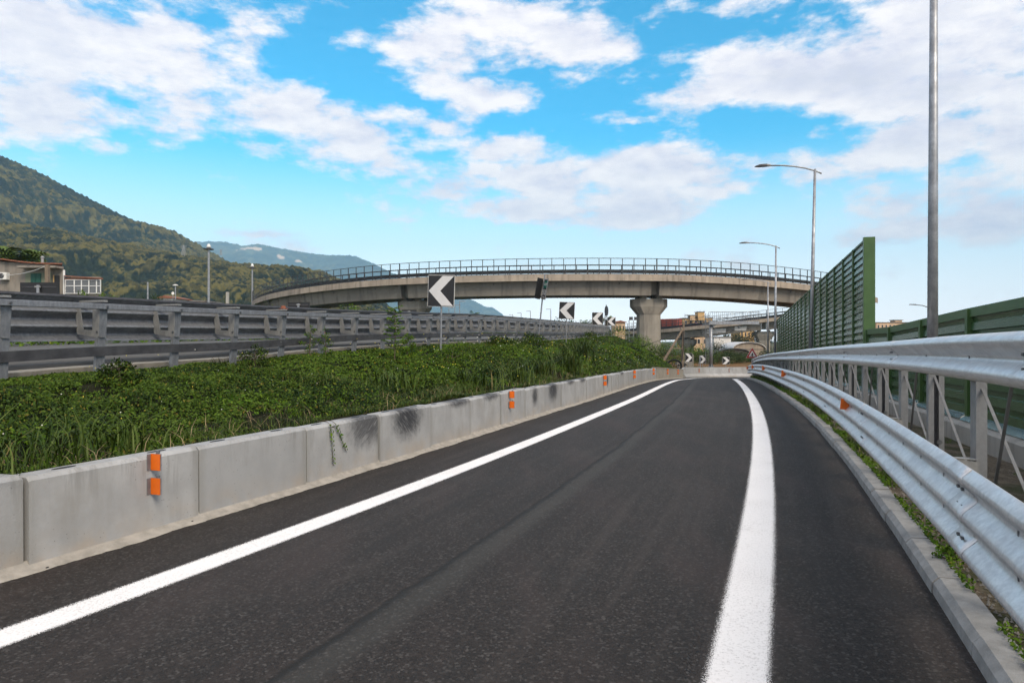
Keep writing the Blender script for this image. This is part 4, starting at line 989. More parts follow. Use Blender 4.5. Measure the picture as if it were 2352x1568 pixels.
# ------------------------------------------------------------------ street lamps on the right
def street_lamp(Y, px, top, lab, lean=0.0, r0=.085):
    X = (px-1176)/F*Y; zb = road_z(min(Y, 66))+.05 if Y < 66 else CZ-3.3
    o = thing('street_lamp', (X, Y, zb), lab, 'street lamp', 'curved arm street lamps along the slip road')
    tp = Vector((X+lean, Y, top)); b = Vector((X, Y, zb))
    MB().tube([b, b.lerp(tp, .5), tp+UP*.06], [r0, r0*.8, r0*.55], 14).build('pole', M['galv_pole'], o, True)
    l = Vector((-.985, .17, 0))
    pts = [tp+l*a+UP*z for a, z in ((-.24,-.12),(-.1,-.045),(0,0),(.35,.115),(.75,.20),(1.2,.255),(1.65,.27))]
    MB().tube(pts, [.03]*7, 8).build('arm', M['galv_pole'], o, True)
    h = MB(); c = tp+l*1.62+UP*.27
    w = Vector((l.y, -l.x, 0))
    for a0, a1, h0, h1, w0, w1 in ((0,.16,.05,.085,.05,.09),(.16,.42,.085,.07,.12,.14),(.42,.60,.07,.015,.14,.07)):
        vs = [c+l*a+w*s*ww+UP*z for a, hh, ww in ((a0, h0, w0), (a1, h1, w1)) for s, z in ((-1,-.02),(1,-.02),(.6,hh-.02),(-.6,hh-.02))]
        h.add(vs, [(0,1,5,4),(1,2,6,5),(2,3,7,6),(3,0,4,7),(0,3,2,1),(4,5,6,7)])
    h.build('lamp_head', M['dark_steel'], o)
street_lamp(9.8, 2141, CZ+6.9, 'nearest grey lamp post, its thick pole leaving the top of the picture', .03, .075)
street_lamp(26.3, 1860, CZ+6.57, 'second nearest lamp post, its curved arm high against the clouds', .20, .085)
street_lamp(42.5, 1780, CZ+5.9, 'third lamp post with curved arm left of the tall green barrier', .06, .085)
street_lamp(59, 1764, CZ+5.1, 'farthest lamp post, its arm in front of the viaduct girder', .0, .08)
b = at(2131, 706, 60); o = thing('street_lamp', tuple(b-UP*7), 'tiny lamp arm showing above the low green barrier beside the nearest pole', 'street lamp')
MB().tube([b-UP*7, b+Vector((.4,0,-.1))], .05, 8).build('pole', M['dark_steel'], o)
MB().tube([b+Vector((.62,0,-.2)), b+Vector((.4,0,-.1)), b+Vector((-.5,0,.18)), b+Vector((-1.3,0,.25))], .035, 6).build('arm', M['dark_steel'], o)
MB().box(b+Vector((-1.35,0,.26)), (.5,.2,.07)).build('lamp_head', M['dark_steel'], o)

# ------------------------------------------------------------------ viaducts
class Deck:
    def __init__(s, pf, W): s.pf = pf; s.W = W
    def fr(s, q):
        p = s.pf(q); e = s.pf(q+.02)-s.pf(q-.02); t = Vector((e.x, e.y, 0)).normalized(); return p, t, Vector((-t.y, t.x, 0))
    def st(s, q, a=0.0, dz=0.0):
        p, t, l = s.fr(q); return (p+l*a+UP*dz, l, UP)
def viaduct(D, q0, q1, joints, name_lab, fence_lab, rail_lab, piers, unit_len, grp):
    """q is arc length along the near edge; joints are where the girders meet over piers"""
    W = D.W; base = D.fr(joints[len(joints)//2])[0]
    o = thing('viaduct', (base.x, base.y, CZ-3), name_lab, 'viaduct', grp)
    qs = np.arange(q0, q1, 3.0)
    mb = MB(); mf = MB()
    for a in qs:                                                # fascia in short cast lengths with open joints
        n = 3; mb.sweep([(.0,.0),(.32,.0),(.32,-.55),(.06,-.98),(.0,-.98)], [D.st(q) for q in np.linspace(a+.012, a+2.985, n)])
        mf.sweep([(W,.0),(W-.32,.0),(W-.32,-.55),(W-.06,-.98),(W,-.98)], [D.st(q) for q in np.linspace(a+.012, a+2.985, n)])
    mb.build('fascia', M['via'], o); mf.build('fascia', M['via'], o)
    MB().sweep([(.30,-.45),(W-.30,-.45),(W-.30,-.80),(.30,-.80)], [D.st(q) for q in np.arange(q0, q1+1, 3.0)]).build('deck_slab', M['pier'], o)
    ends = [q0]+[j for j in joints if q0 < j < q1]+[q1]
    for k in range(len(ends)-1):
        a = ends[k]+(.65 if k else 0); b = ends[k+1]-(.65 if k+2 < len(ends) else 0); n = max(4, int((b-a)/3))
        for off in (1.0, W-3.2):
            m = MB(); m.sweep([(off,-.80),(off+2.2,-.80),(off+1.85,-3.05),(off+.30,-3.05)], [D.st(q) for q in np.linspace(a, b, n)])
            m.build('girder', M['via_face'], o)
        m = MB()
        for q in np.linspace(a+5, b-5, 4):
            p, t, l = D.fr(q); m.tube([p+l*1.05-UP*1.3, p+l*.99-UP*1.3], .09, 8)
        m.build('drain_hole', M['hole'], o)
    for j in joints:
        if not q0 < j < q1: continue
        p, t, l = D.fr(j); MB().box(p+l*(W/2)-UP*1.84, (W-5.0, 1.27, 2.06), Matrix((l, t, UP)).transposed()).build('cross_beam', M['pier'], o)
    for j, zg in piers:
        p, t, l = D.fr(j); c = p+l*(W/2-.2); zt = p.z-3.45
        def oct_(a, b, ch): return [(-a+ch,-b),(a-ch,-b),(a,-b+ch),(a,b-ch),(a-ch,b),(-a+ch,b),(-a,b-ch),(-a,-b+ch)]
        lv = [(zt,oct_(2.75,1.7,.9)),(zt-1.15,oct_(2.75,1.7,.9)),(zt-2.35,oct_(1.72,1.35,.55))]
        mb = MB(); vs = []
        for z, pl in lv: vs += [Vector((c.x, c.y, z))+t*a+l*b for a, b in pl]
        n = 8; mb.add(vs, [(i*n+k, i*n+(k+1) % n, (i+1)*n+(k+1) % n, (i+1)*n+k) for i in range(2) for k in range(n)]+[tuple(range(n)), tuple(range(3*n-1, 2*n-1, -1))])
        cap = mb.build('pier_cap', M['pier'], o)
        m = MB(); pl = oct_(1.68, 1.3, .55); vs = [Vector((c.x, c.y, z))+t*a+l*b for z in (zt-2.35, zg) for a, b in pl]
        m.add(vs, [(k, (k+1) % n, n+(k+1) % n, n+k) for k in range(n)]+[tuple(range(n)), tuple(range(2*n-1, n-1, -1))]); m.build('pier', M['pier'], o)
        for a in (-1.25, 1.25):
            for b in (-1.0, 1.0): MB().box(c+t*a+l*b+UP*(zt+.2-c.z), (.95, .75, .4), Matrix((t, l, UP)).transposed()).build('bearing', M['pier'], cap)
    # mesh fence along the near edge
    f = thing('mesh_fence', tuple(base), fence_lab, 'fence', grp+' fences')
    k = 0
    fq = [q for q in np.arange(q0+.6, q1, unit_len)]
    for q in fq:
        near = min(abs(q-j) for j in joints) < unit_len*.5
        p, t, l = D.fr(q); MB().box(p+l*.14+UP*1.18, (.16 if near else .095, .09, 2.36), Matrix((t, l, UP)).transposed()).build('post', M['via_steel'], f)
    m = MB(); ss = [D.st(q) for q in np.arange(q0+.6, q1-.4, 1.5)]
    m.tube([p+l*.14+UP*2.36 for p, l, u in ss], .045, 6); m.build('top_rail', M['via_steel'], f)
    m = MB(); m.sweep([(.14,.1),(.14,2.34)], ss, closed=False); m.build('wire_mesh', M['mesh'], f)
    for side, off, lab in ((0, .85, rail_lab), (1, W-.85, rail_lab.replace('near edge', 'far edge'))):
        g = thing('guardrail', tuple(base+Vector((0, off, 0))), lab, 'guardrail', grp+' guardrails')
        s = 1 if side == 0 else -1
        m = MB(); m.sweep(shell([(off-s*.1+a*s, .19+b) for a, b in BEAM3(.56, .09)][::3], .02*s), ss); m.build('beam', M['via_steel'], g)
        m = MB(); m.tube([p+l*(off-s*.12)+UP*1.40 for p, l, u in ss], .085, 6); m.build('top_rail', M['via_steel'], g)
        m = MB(); m.tube([p+l*(off-s*.12)+UP*.10 for p, l, u in ss], .03, 5); m.build('lower_rail', M['via_steel'], g)
        for q in np.arange(q0+1.3, q1, unit_len*.97 if side == 0 else 2.6):
            p, t, l = D.fr(q); MB().box(p+l*(off-s*.12)+UP*.72, (.12, .09, 1.5), Matrix((t, l, UP)).transposed()).build('post', M['via_steel'], g)
    return o
ZV = interp([(-115,6.2),(-70,8.25),(-38.6,9.45),(-23.7,9.88),(-9,9.95),(7.85,9.97),(15.7,9.8),(28,9.3),(45,8.5),(62,7.6)])
RV = 73.0
def main_path(q):
    ph = q/RV; return Vector((11.8+RV*sin(ph), 174-RV*cos(ph), CZ+ZV(math.degrees(ph))))
deg = lambda a: R(a)*RV
viaduct(Deck(main_path, 9.0), deg(-104), deg(50), [deg(-86.8), deg(-55.2), deg(-23.7), deg(7.85), deg(39.4)],
        'big curved concrete viaduct crossing the whole view on broad flared piers', 'dark steel mesh fence along the near edge of the big curved viaduct', 'dark steel guardrail on the near edge of the big curved viaduct',
        [(deg(-55.2), CZ-1), (deg(-23.7), CZ-.5), (deg(7.85), CZ-3.4), (deg(39.4), CZ-4)], 1.75, 'viaducts')
_p2 = [((x-1176)/F*Y, Y, (784-y)/F*Y) for x, Y, y in ((1330,232,766),(1400,222,762),(1519,203,756),(1575,197,750.6),(1660,191,742.5),(1745,188,732.9),(1800,186,727),(1900,184,717))]
_s2 = [0.0]
for a, b in zip(_p2, _p2[1:]): _s2.append(_s2[-1]+sqrt((a[0]-b[0])**2+(a[1]-b[1])**2))
_fx = interp(list(zip(_s2, [p[0] for p in _p2]))); _fy = interp(list(zip(_s2, [p[1] for p in _p2]))); _fz = interp(list(zip(_s2, [p[2] for p in _p2])))
def low_path(q): return Vector((_fx(q), _fy(q), CZ+_fz(q)))
def q_at(px):
    return min(np.arange(0, _s2[-1], .25), key=lambda q: abs(low_path(q).x/low_path(q).y*F+1176-px))
jA, jB = q_at(1562), q_at(1755)
viaduct(Deck(low_path, 8.5), .5, _s2[-1]-.5, [jA, jB], 'lower pale viaduct ramp rising to the right behind the big one, graffiti on its girder', 'mesh fence along the lower ramp behind the sign gantry', 'steel guardrail on the near edge of the lower ramp',
        [(jA, CZ-4), (jB, CZ-4.2)], 2.05, 'viaducts')
def scribbles():
    rng = random.Random(4); o = bpy.data.objects['viaduct.001'] if 'viaduct.001' in bpy.data.objects else None
    D = Deck(low_path, 8.5); mb = MB(); mp = MB()
    for a, b in ((1600,1628),(1668,1724)):
        qa, qb = q_at(a), q_at(b)
        for q in np.arange(qa, qb, .55):
            for _ in range(2):
                if rng.random() < .35: continue
                p, t, l = D.fr(q+rng.uniform(-.3, .3)); z = -rng.uniform(1.2, 2.8); s = (z+.8)/-2.25
                c = p+l*(1.0+.30*s-.02)+UP*z; pts = [c]
                for _k in range(5): pts.append(pts[-1]+t*rng.uniform(-.35, .4)+UP*rng.uniform(-.28, .28))
                mb.tube([x-l*.015 for x in pts], .045, 5)
    for a in (1634, 1652, 1702):
        q = q_at(a); p, t, l = D.fr(q); c = p+l*1.13-UP*1.9; mp = MB(); mp.prism([(-1.6,-.6),(1.5,-.65),(1.7,.55),(-1.5,.6)], c-l*.012, t, (UP+l*-.13).normalized(), l, .02); mp.build('paint_patch', M['plaster_w'], o)
    g = mb.build('graffiti', M['dark_steel'], o)
scribbles()

# ------------------------------------------------------------------ road signs
def sign_frame(yaw, roll=0.0, pitch=0.0):
    m = Matrix.Rotation(yaw, 3, 'Z') @ Matrix.Rotation(roll, 3, 'Y') @ Matrix.Rotation(pitch, 3, 'X')
    return m @ Vector((1, 0, 0)), m @ Vector((0, 0, 1)), m @ Vector((0, -1, 0))      # right, up, front
def chevron(x, y, Y, s, yaw, roll, base, point, lab, hh=1.0, grp=None):
    c = at(x, y, Y); ux, uy, n = sign_frame(yaw, roll); b = at(*base, Y) if len(base) == 2 else Vector(base)
    o = thing('chevron_sign', tuple(b), lab, 'chevron sign', grp); k = -1 if point == 'left' else 1; h = s/2; v = h*hh
    MB().prism([(-h,-v),(h,-v),(h,v),(-h,v)], c, ux, uy, n, .025).build('board', M['black'], o)
    MB().prism([(k*-.04*s, v*.965),(k*-.96*h, v*.965),(k*.03*s, 0),(k*-.96*h,-v*.965),(k*-.04*s,-v*.965),(k*.96*h, 0)], c+n*.0155, ux, uy, n, .003).build('chevron', M['white_sheet'], o)
    m = MB()
    for p, q in (((-h,-v),(h,-v)),((h,-v),(h,v)),((h,v),(-h,v)),((-h,v),(-h,-v))): m.bar(c+ux*p[0]+uy*p[1], c+ux*q[0]+uy*q[1], .028, .014, n)
    m.build('edge', M['rim'], o)
    t = c-n*.05+uy*v*.8; MB().tube([b-UP*.3, c-n*.05-uy*v, t], .030, 10).build('post', M['galv_dull'], o)
    for q in (-.5, .5): MB().box(c-n*.03+uy*v*q, (.16, .03, .04)).build('clamp', M['galv_lt'], o)
    return o
chevron(1013.5, 668, 20, .80, R(-14), R(2), (1012, 800), 'left', 'large black and white chevron sign pointing left, nearest on the bank', 1.13)
chevron(1302, 713, 36, .80, R(-12), R(3), (1300, 782), 'left', 'second left-pointing chevron sign, halfway along the planted bank', 1.09)
chevron(1372.5, 731.5, 51, .82, R(8), R(0), (1373, 770), 'left', 'third left-pointing chevron sign, beside the round sign back', 1.10)
chevron(1404.6, 738, 72, .86, R(8), R(0), (1404, 772), 'left', 'smallest left-pointing chevron sign, right of the round sign back')
chevron(1582, 821, 75, .79, R(0), R(0), (1581, 849), 'right', 'right-pointing chevron sign beside the leaning wooden pole', 1.16)
chevron(1614.3, 825, 76, .76, R(2), R(0), (1614, 849), 'right', 'right-pointing chevron sign just left of the gantry column', 1.12)
chevron(1667.5, 828, 76, .80, R(0), R(0), (1667, 850), 'right', 'right-pointing chevron sign right of the gantry column, on the brown field')
def other_signs():
    # round sign seen from behind, on a leaning post
    Y = 59; c = at(1393, 714, Y); b = at(1386, 775, Y); o = thing('round_sign', tuple(b), 'dark back of a round road sign on a leaning post behind the chevrons', 'road sign')
    ux, uy, n = sign_frame(R(62), R(6)); MB().prism([(.45*cos(a), .45*sin(a)) for a in np.linspace(0, 2*pi, 29)[:-1]], c, ux, uy, n, .03).build('disc', M['black'], o)
    MB().tube([b-UP*.3, c-Vector((.10,.05,.0)), c+uy*.55-Vector((.05,.05,0))], .035, 8).build('post', M['galv_pole'], o)
    # leaning distance marker made of two panels
    Y = 32; b = at(1234, 787, Y); o = thing('distance_marker', tuple(b), 'leaning distance marker with two narrow panels set in a wedge on one post', 'road sign')
    tl = at(1251, 633, Y); up = (tl-at(1241, 692, Y)).normalized(); d = (tl-b)
    MB().tube([b-UP*.3, tl+up*.06], .034, 10).build('post', M['galv_dull'], o)
    H = .98; ctr = at(1245.5, 664, Y)
    ax = Vector((.52, -.86, 0)).normalized(); ax = (ax-up*ax.dot(up)).normalized(); n = up.cross(ax)*-1
    if n.y > 0: n = -n
    c2 = ctr+ax*.175+Vector((.03,0,0)); MB().prism([(-.17,-H/2),(.17,-H/2),(.17,H/2),(-.17,H/2)], c2, ax, up, n, .02).build('panel', M['sign_brown'], o)
    fr = MB()
    for p, q in (((-.157,-H/2+.02),(.157,-H/2+.02)),((.157,-H/2+.02),(.157,H/2-.02)),((.157,H/2-.02),(-.157,H/2-.02)),((-.157,H/2-.02),(-.157,-H/2+.02))): fr.bar(c2+n*.0115+ax*p[0]+up*p[1], c2+n*.0115+ax*q[0]+up*q[1], .018, .004, n)
    fr.build('white_border', M['white_sheet'], o)
    MB().prism([(-.10,-.17),(.10,-.17),(.135,-.12),(.135,.12),(.10,.17),(-.10,.17),(-.135,.12),(-.135,-.12)], c2+n*.012+up*.22, ax, up, n, .004).build('badge', M['sign_green'], o)
    def text(s, size, pos, mat, nm):
        cu = bpy.data.curves.new(nm, 'FONT'); cu.body = s; cu.align_x = 'CENTER'; cu.align_y = 'CENTER'; cu.size = size; cu.extrude = .001
        t = bpy.data.objects.new(nm, cu); COL.objects.link(t); dg = bpy.context.evaluated_depsgraph_get(); me = bpy.data.meshes.new_from_object(t.evaluated_get(dg)); bpy.data.objects.remove(t)
        m = Matrix((ax, up, n)).transposed()
        for v in me.vertices: v.co = pos+m @ Vector((v.co.x, v.co.y*1.35, v.co.z))-Vector(o['_w'])
        q = link(nm, me, mat, o); q['_w'] = o['_w']
    text('A30', .13, c2+n*.0155+up*.22, M['white_sheet'], 'badge_lettering')
    text('50', .26, c2+n*.013-up*.16, M['white_sheet'], 'number'); text('km', .11, c2+n*.013-up*.37, M['white_sheet'], 'unit_lettering')
    a3 = Vector((-.80, -.6, 0)).normalized(); a3 = (a3-up*a3.dot(up)).normalized(); n3 = up.cross(a3)
    c3 = ctr+a3*.175-Vector((.03,0,0)); MB().prism([(-.17,-H/2),(.17,-H/2),(.17,H/2),(-.17,H/2)], c3, a3, up, n3, .02).build('panel', M['black'], o)
    # red triangle
    Y = 62; c = at(1727.5, 811, Y); b = Vector((c.x, Y, road_z(62)+.0)); o = thing('warning_sign', tuple(b), 'red-bordered triangular warning sign behind the end of the right guardrail', 'road sign')
    tri = lambda r: [(0, r), (r*.866, -r*.5), (-r*.866, -r*.5)]
    n = Vector((0,-1,0)); ux = Vector((1,0,0)); c = c-UP*.12
    MB().prism(tri(.66), c, ux, UP, n, .02).build('edge', M['white_sheet'], o); MB().prism(tri(.62), c+n*.012, ux, UP, n, .004).build('border', M['red'], o); MB().prism(tri(.39), c+n*.0155, ux, UP, n, .003).build('face', M['white_sheet'], o)
    m = MB(); m.prism([(-.01,-.17),(.075,-.17),(.075,.10),(.03,.19),(-.02,.10)], c+n*.019, ux, UP, n, .003); m.prism([(-.15,-.15),(-.10,-.17),(-.012,.02),(-.012,.10)], c+n*.019, ux, UP, n, .003); m.build('symbol', M['black'], o)
    MB().tube([b-UP*.2, c+n*-.03+UP*.3], .035, 8).build('post', M['galv_pole'], o)
    MB().prism([(-.22,-.14),(.22,-.14),(.22,.14),(-.22,.14)], c-UP*.55+ux*.2, ux, UP, n, .02).build('plate', M['white_sheet'], o)
    # sign backs along the far side of the carriageway
    labs = ['wide dark sign back on a clamp post in front of the old house', 'dark sign back left of the viaduct girder', 'small dark sign back below the left pier of the viaduct', 'small dark sign back right of the nearest chevron post', 'tiny dark sign back left of the leaning marker', 'tiniest low dark sign back touching the leaning marker post']
    for (x, y, w, h, Y), lab in zip(((91, 664.6, 88, 32, 20), (686.5, 703, 49, 18, 28), (940, 718, 34, 13.5, 41), (1070.5, 730, 24, 11, 58), (1150, 733.5, 19.5, 12, 72), (1193, 738.5, 14.5, 9, 95)), labs):
        c = at(x, y, Y); W = w/F*Y; H = h/F*Y; b = Vector((c.x, Y+.05, CZ+ZB(Y)-.1)); o = thing('road_sign', tuple(b), lab, 'road sign', 'sign backs along the far carriageway edge')
        MB().box(c, (W, .03, H)).build('board', M['black'], o)
        MB().box(c-Vector((0,.022,-H*.18)), (W*.9, .014, .03)).build('stiffener', M['dark_steel'], o)
        MB().box(Vector((c.x, Y-.055, (b.z+c.z+H*.3)/2)), (.075, .05, c.z+H*.3-b.z)).build('post', M['galv_pole'], o)
        MB().box(c-Vector((0,.085,-H*.18)), (.17, .02, .045)).build('clamp', M['galv_lt'], o)
other_signs()
def gantry():
    Y = 75.5; z0 = CZ-3.0; X = (1633-1176)/F*Y; o = thing('sign_gantry', (X, Y, z0), 'bare galvanised cantilever gantry column with arm, walkway rails and caged ladder', 'gantry')
    zt = at(0, 747, Y).z; m = MB(); m.tube([(X, Y, z0), (X, Y, zt)], [.20, .17], 16); m.build('column', M['galv_pole'], o, True)
    m = MB(); m.box((X, Y, z0+.03), (.75, .75, .06))
    for k in range(8):
        a = k*pi/4; m.prism([(.17,.0),(.36,.0),(.19,.42)], (X, Y, z0+.06), Vector((cos(a), sin(a), 0)), UP, Vector((-sin(a), cos(a), 0)), .02)
    m.build('base_plate', M['galv_pole'], o)
    x1 = (1742-1176)/F*Y; xl = X-.2; m = MB(); m.box(((xl+x1)/2, Y, zt+.30), (x1-xl, .34, .32)); m.prism([(-.1,0),(.55,0),(-.1,-.5)], (X+.15, Y, zt+.14), Vector((1,0,0)), UP, Vector((0,1,0)), .05); m.box((X, Y, zt+.07), (.5, .5, .14)); m.build('arm', M['galv_pole'], o)
    m = MB(); m.box(((xl+x1)/2, Y-.35, zt+.10), (x1-xl, .30, .05)); m.build('walkway', M['galv_post'], o)
    m = MB(); zr = zt+.46
    for yy in (-.42, .30):
        for h in (.40, 1.0): m.tube([(xl, Y+yy, zr+h), (x1, Y+yy, zr+h)], .02, 6)
        for x in np.linspace(xl, x1, 13): m.tube([(x, Y+yy, zr-.3), (x, Y+yy, zr+1.0)], .016, 5)
    m.build('railing', M['galv_post'], o)
    m = MB()
    for x in (-.34, -.62): m.tube([(X+x, Y-.1, z0+.4), (X+x, Y-.1, zt+1.3)], .022, 6)
    for z in np.arange(z0+.6, zt+1.2, .3): m.tube([(X-.34, Y-.1, z), (X-.62, Y-.1, z)], .012, 5)
    m.build('ladder', M['galv_post'], o)
    m = MB()
    for x, y_ in ((-.80,-.5),(-.98,-.3),(-.62,-.62),(-.34,-.55)): m.tube([(X+x, Y+y_, z0+2.2), (X+x, Y+y_, zt+1.25)], .018, 5)
    for z in np.arange(z0+2.2, zt+1.3, .9): m.tube([(X-.34, Y-.1, z), (X-.34, Y-.55, z), (X-.62, Y-.62, z), (X-.80, Y-.5, z), (X-.98, Y-.3, z), (X-.62, Y-.1, z)], .018, 5)
    m.build('ladder_cage', M['galv_post'], o)
gantry()
def wooden_pole():
    Y = 66; b = Vector(((1566-1176)/F*Y, Y, CZ-2.75)); t = at(1570, 744, Y); o = thing('utility_pole', tuple(b), 'old wooden utility pole propped by a slanted strut below the lower ramp', 'utility pole')
    MB().tube([b-UP*.4, t], [.14, .10], 10).build('pole', M['wood'], o); s0 = at(1519, 830, Y-1); s1 = at(1569, 754, Y)-Vector((0,.1,0)); MB().tube([s0-UP*.3, s1], [.13, .10], 10).build('strut', M['wood'], o)
    MB().bar(at(1540, 799, Y-.6), at(1568, 800.5, Y-.1), .09, .09).build('crosspiece', M['wood'], o)
    m = MB(); m.tube([at(1569, 760, Y)-Vector((0,.12,0)), at(1570, 790, Y)-Vector((0,.16,0)), at(1566, 826, Y)-Vector((.0,.2,0)), at(1557, 845, Y-.3), at(1545, 838, Y-.4), at(1538, 842, Y-.5)], .03, 6); m.build('cable', M['cable'], o)
    pts = [at(1568, 757, Y).lerp(at(1300, 805, 60), k/14) for k in range(15)]; pts = [at(1568-(1568-1475)*k/12, 757+ (38*(k/12)**.8), 66+(k/12)*8) for k in range(13)]
    w = MB(); w.tube(pts, .022, 5); tag(w.build('overhead_cable', M['cable']), 'slack overhead cable running from the wooden pole towards the pier', 'cable')
    r = MB(); 
    for k in range(3): r.tube([at(1549, 840, Y-1)+Vector((.75*cos(a)*(1-.08*k), .05*k, .62*sin(a)*(1-.08*k))) for a in np.linspace(0, 2*pi, 21)], .035, 5, cap=False)
    tag(r.build('cable_coil', M['cable']), 'dark coil of cable hanging at the foot of the wooden pole', 'cable coil')
    Y = 67.5; rng = random.Random(3); o = thing('rubble_wall', tuple(at(1580, 842, Y)), 'low rubble stone wall with concrete block behind the end of the cast wall', 'wall')
    m = MB()
    for i in range(70):
        c = at(1552+rng.uniform(0, 26), 832+rng.uniform(0, 20), Y+rng.uniform(-.15, .25)); s = rng.uniform(.10, .22); m.box(c, (s*1.4, s, s), Matrix.Rotation(rng.uniform(0, 3), 3, Vector((rng.random(), rng.random(), rng.random())).normalized()))
    m.build('stones', M['stone'], o); MB().box(at(1583, 829, 79), (.9, .6, 1.5)).build('block', M['oldwall'], o)
    # thin stakes
    for x, y0, y1, lab in ((1445,735,792,'thin grey stake post on the end of the bank left of the pier'),(1438,770,790,'short thin stake on the end of the bank')):
        p0 = at(x, y1, 84); m = MB(); m.tube([p0-UP*.6, at(x, y0, 84)], .045, 6); tag(m.build('stake', M['galv_pole']), lab, 'stake')
    for x, y0, y1, lab in ((1608,817,851,'short leaning stake left of the middle right-pointing chevron'),):
        m = MB(); m.tube([at(x, y1, 73), at(x, y0, 73)], .045, 6); m.tube([at(x-7, y1, 73), at(x-.5, y0+8, 73)], .025, 5); tag(m.build('stake', M['galv_pole']), lab, 'stake')
wooden_pole()

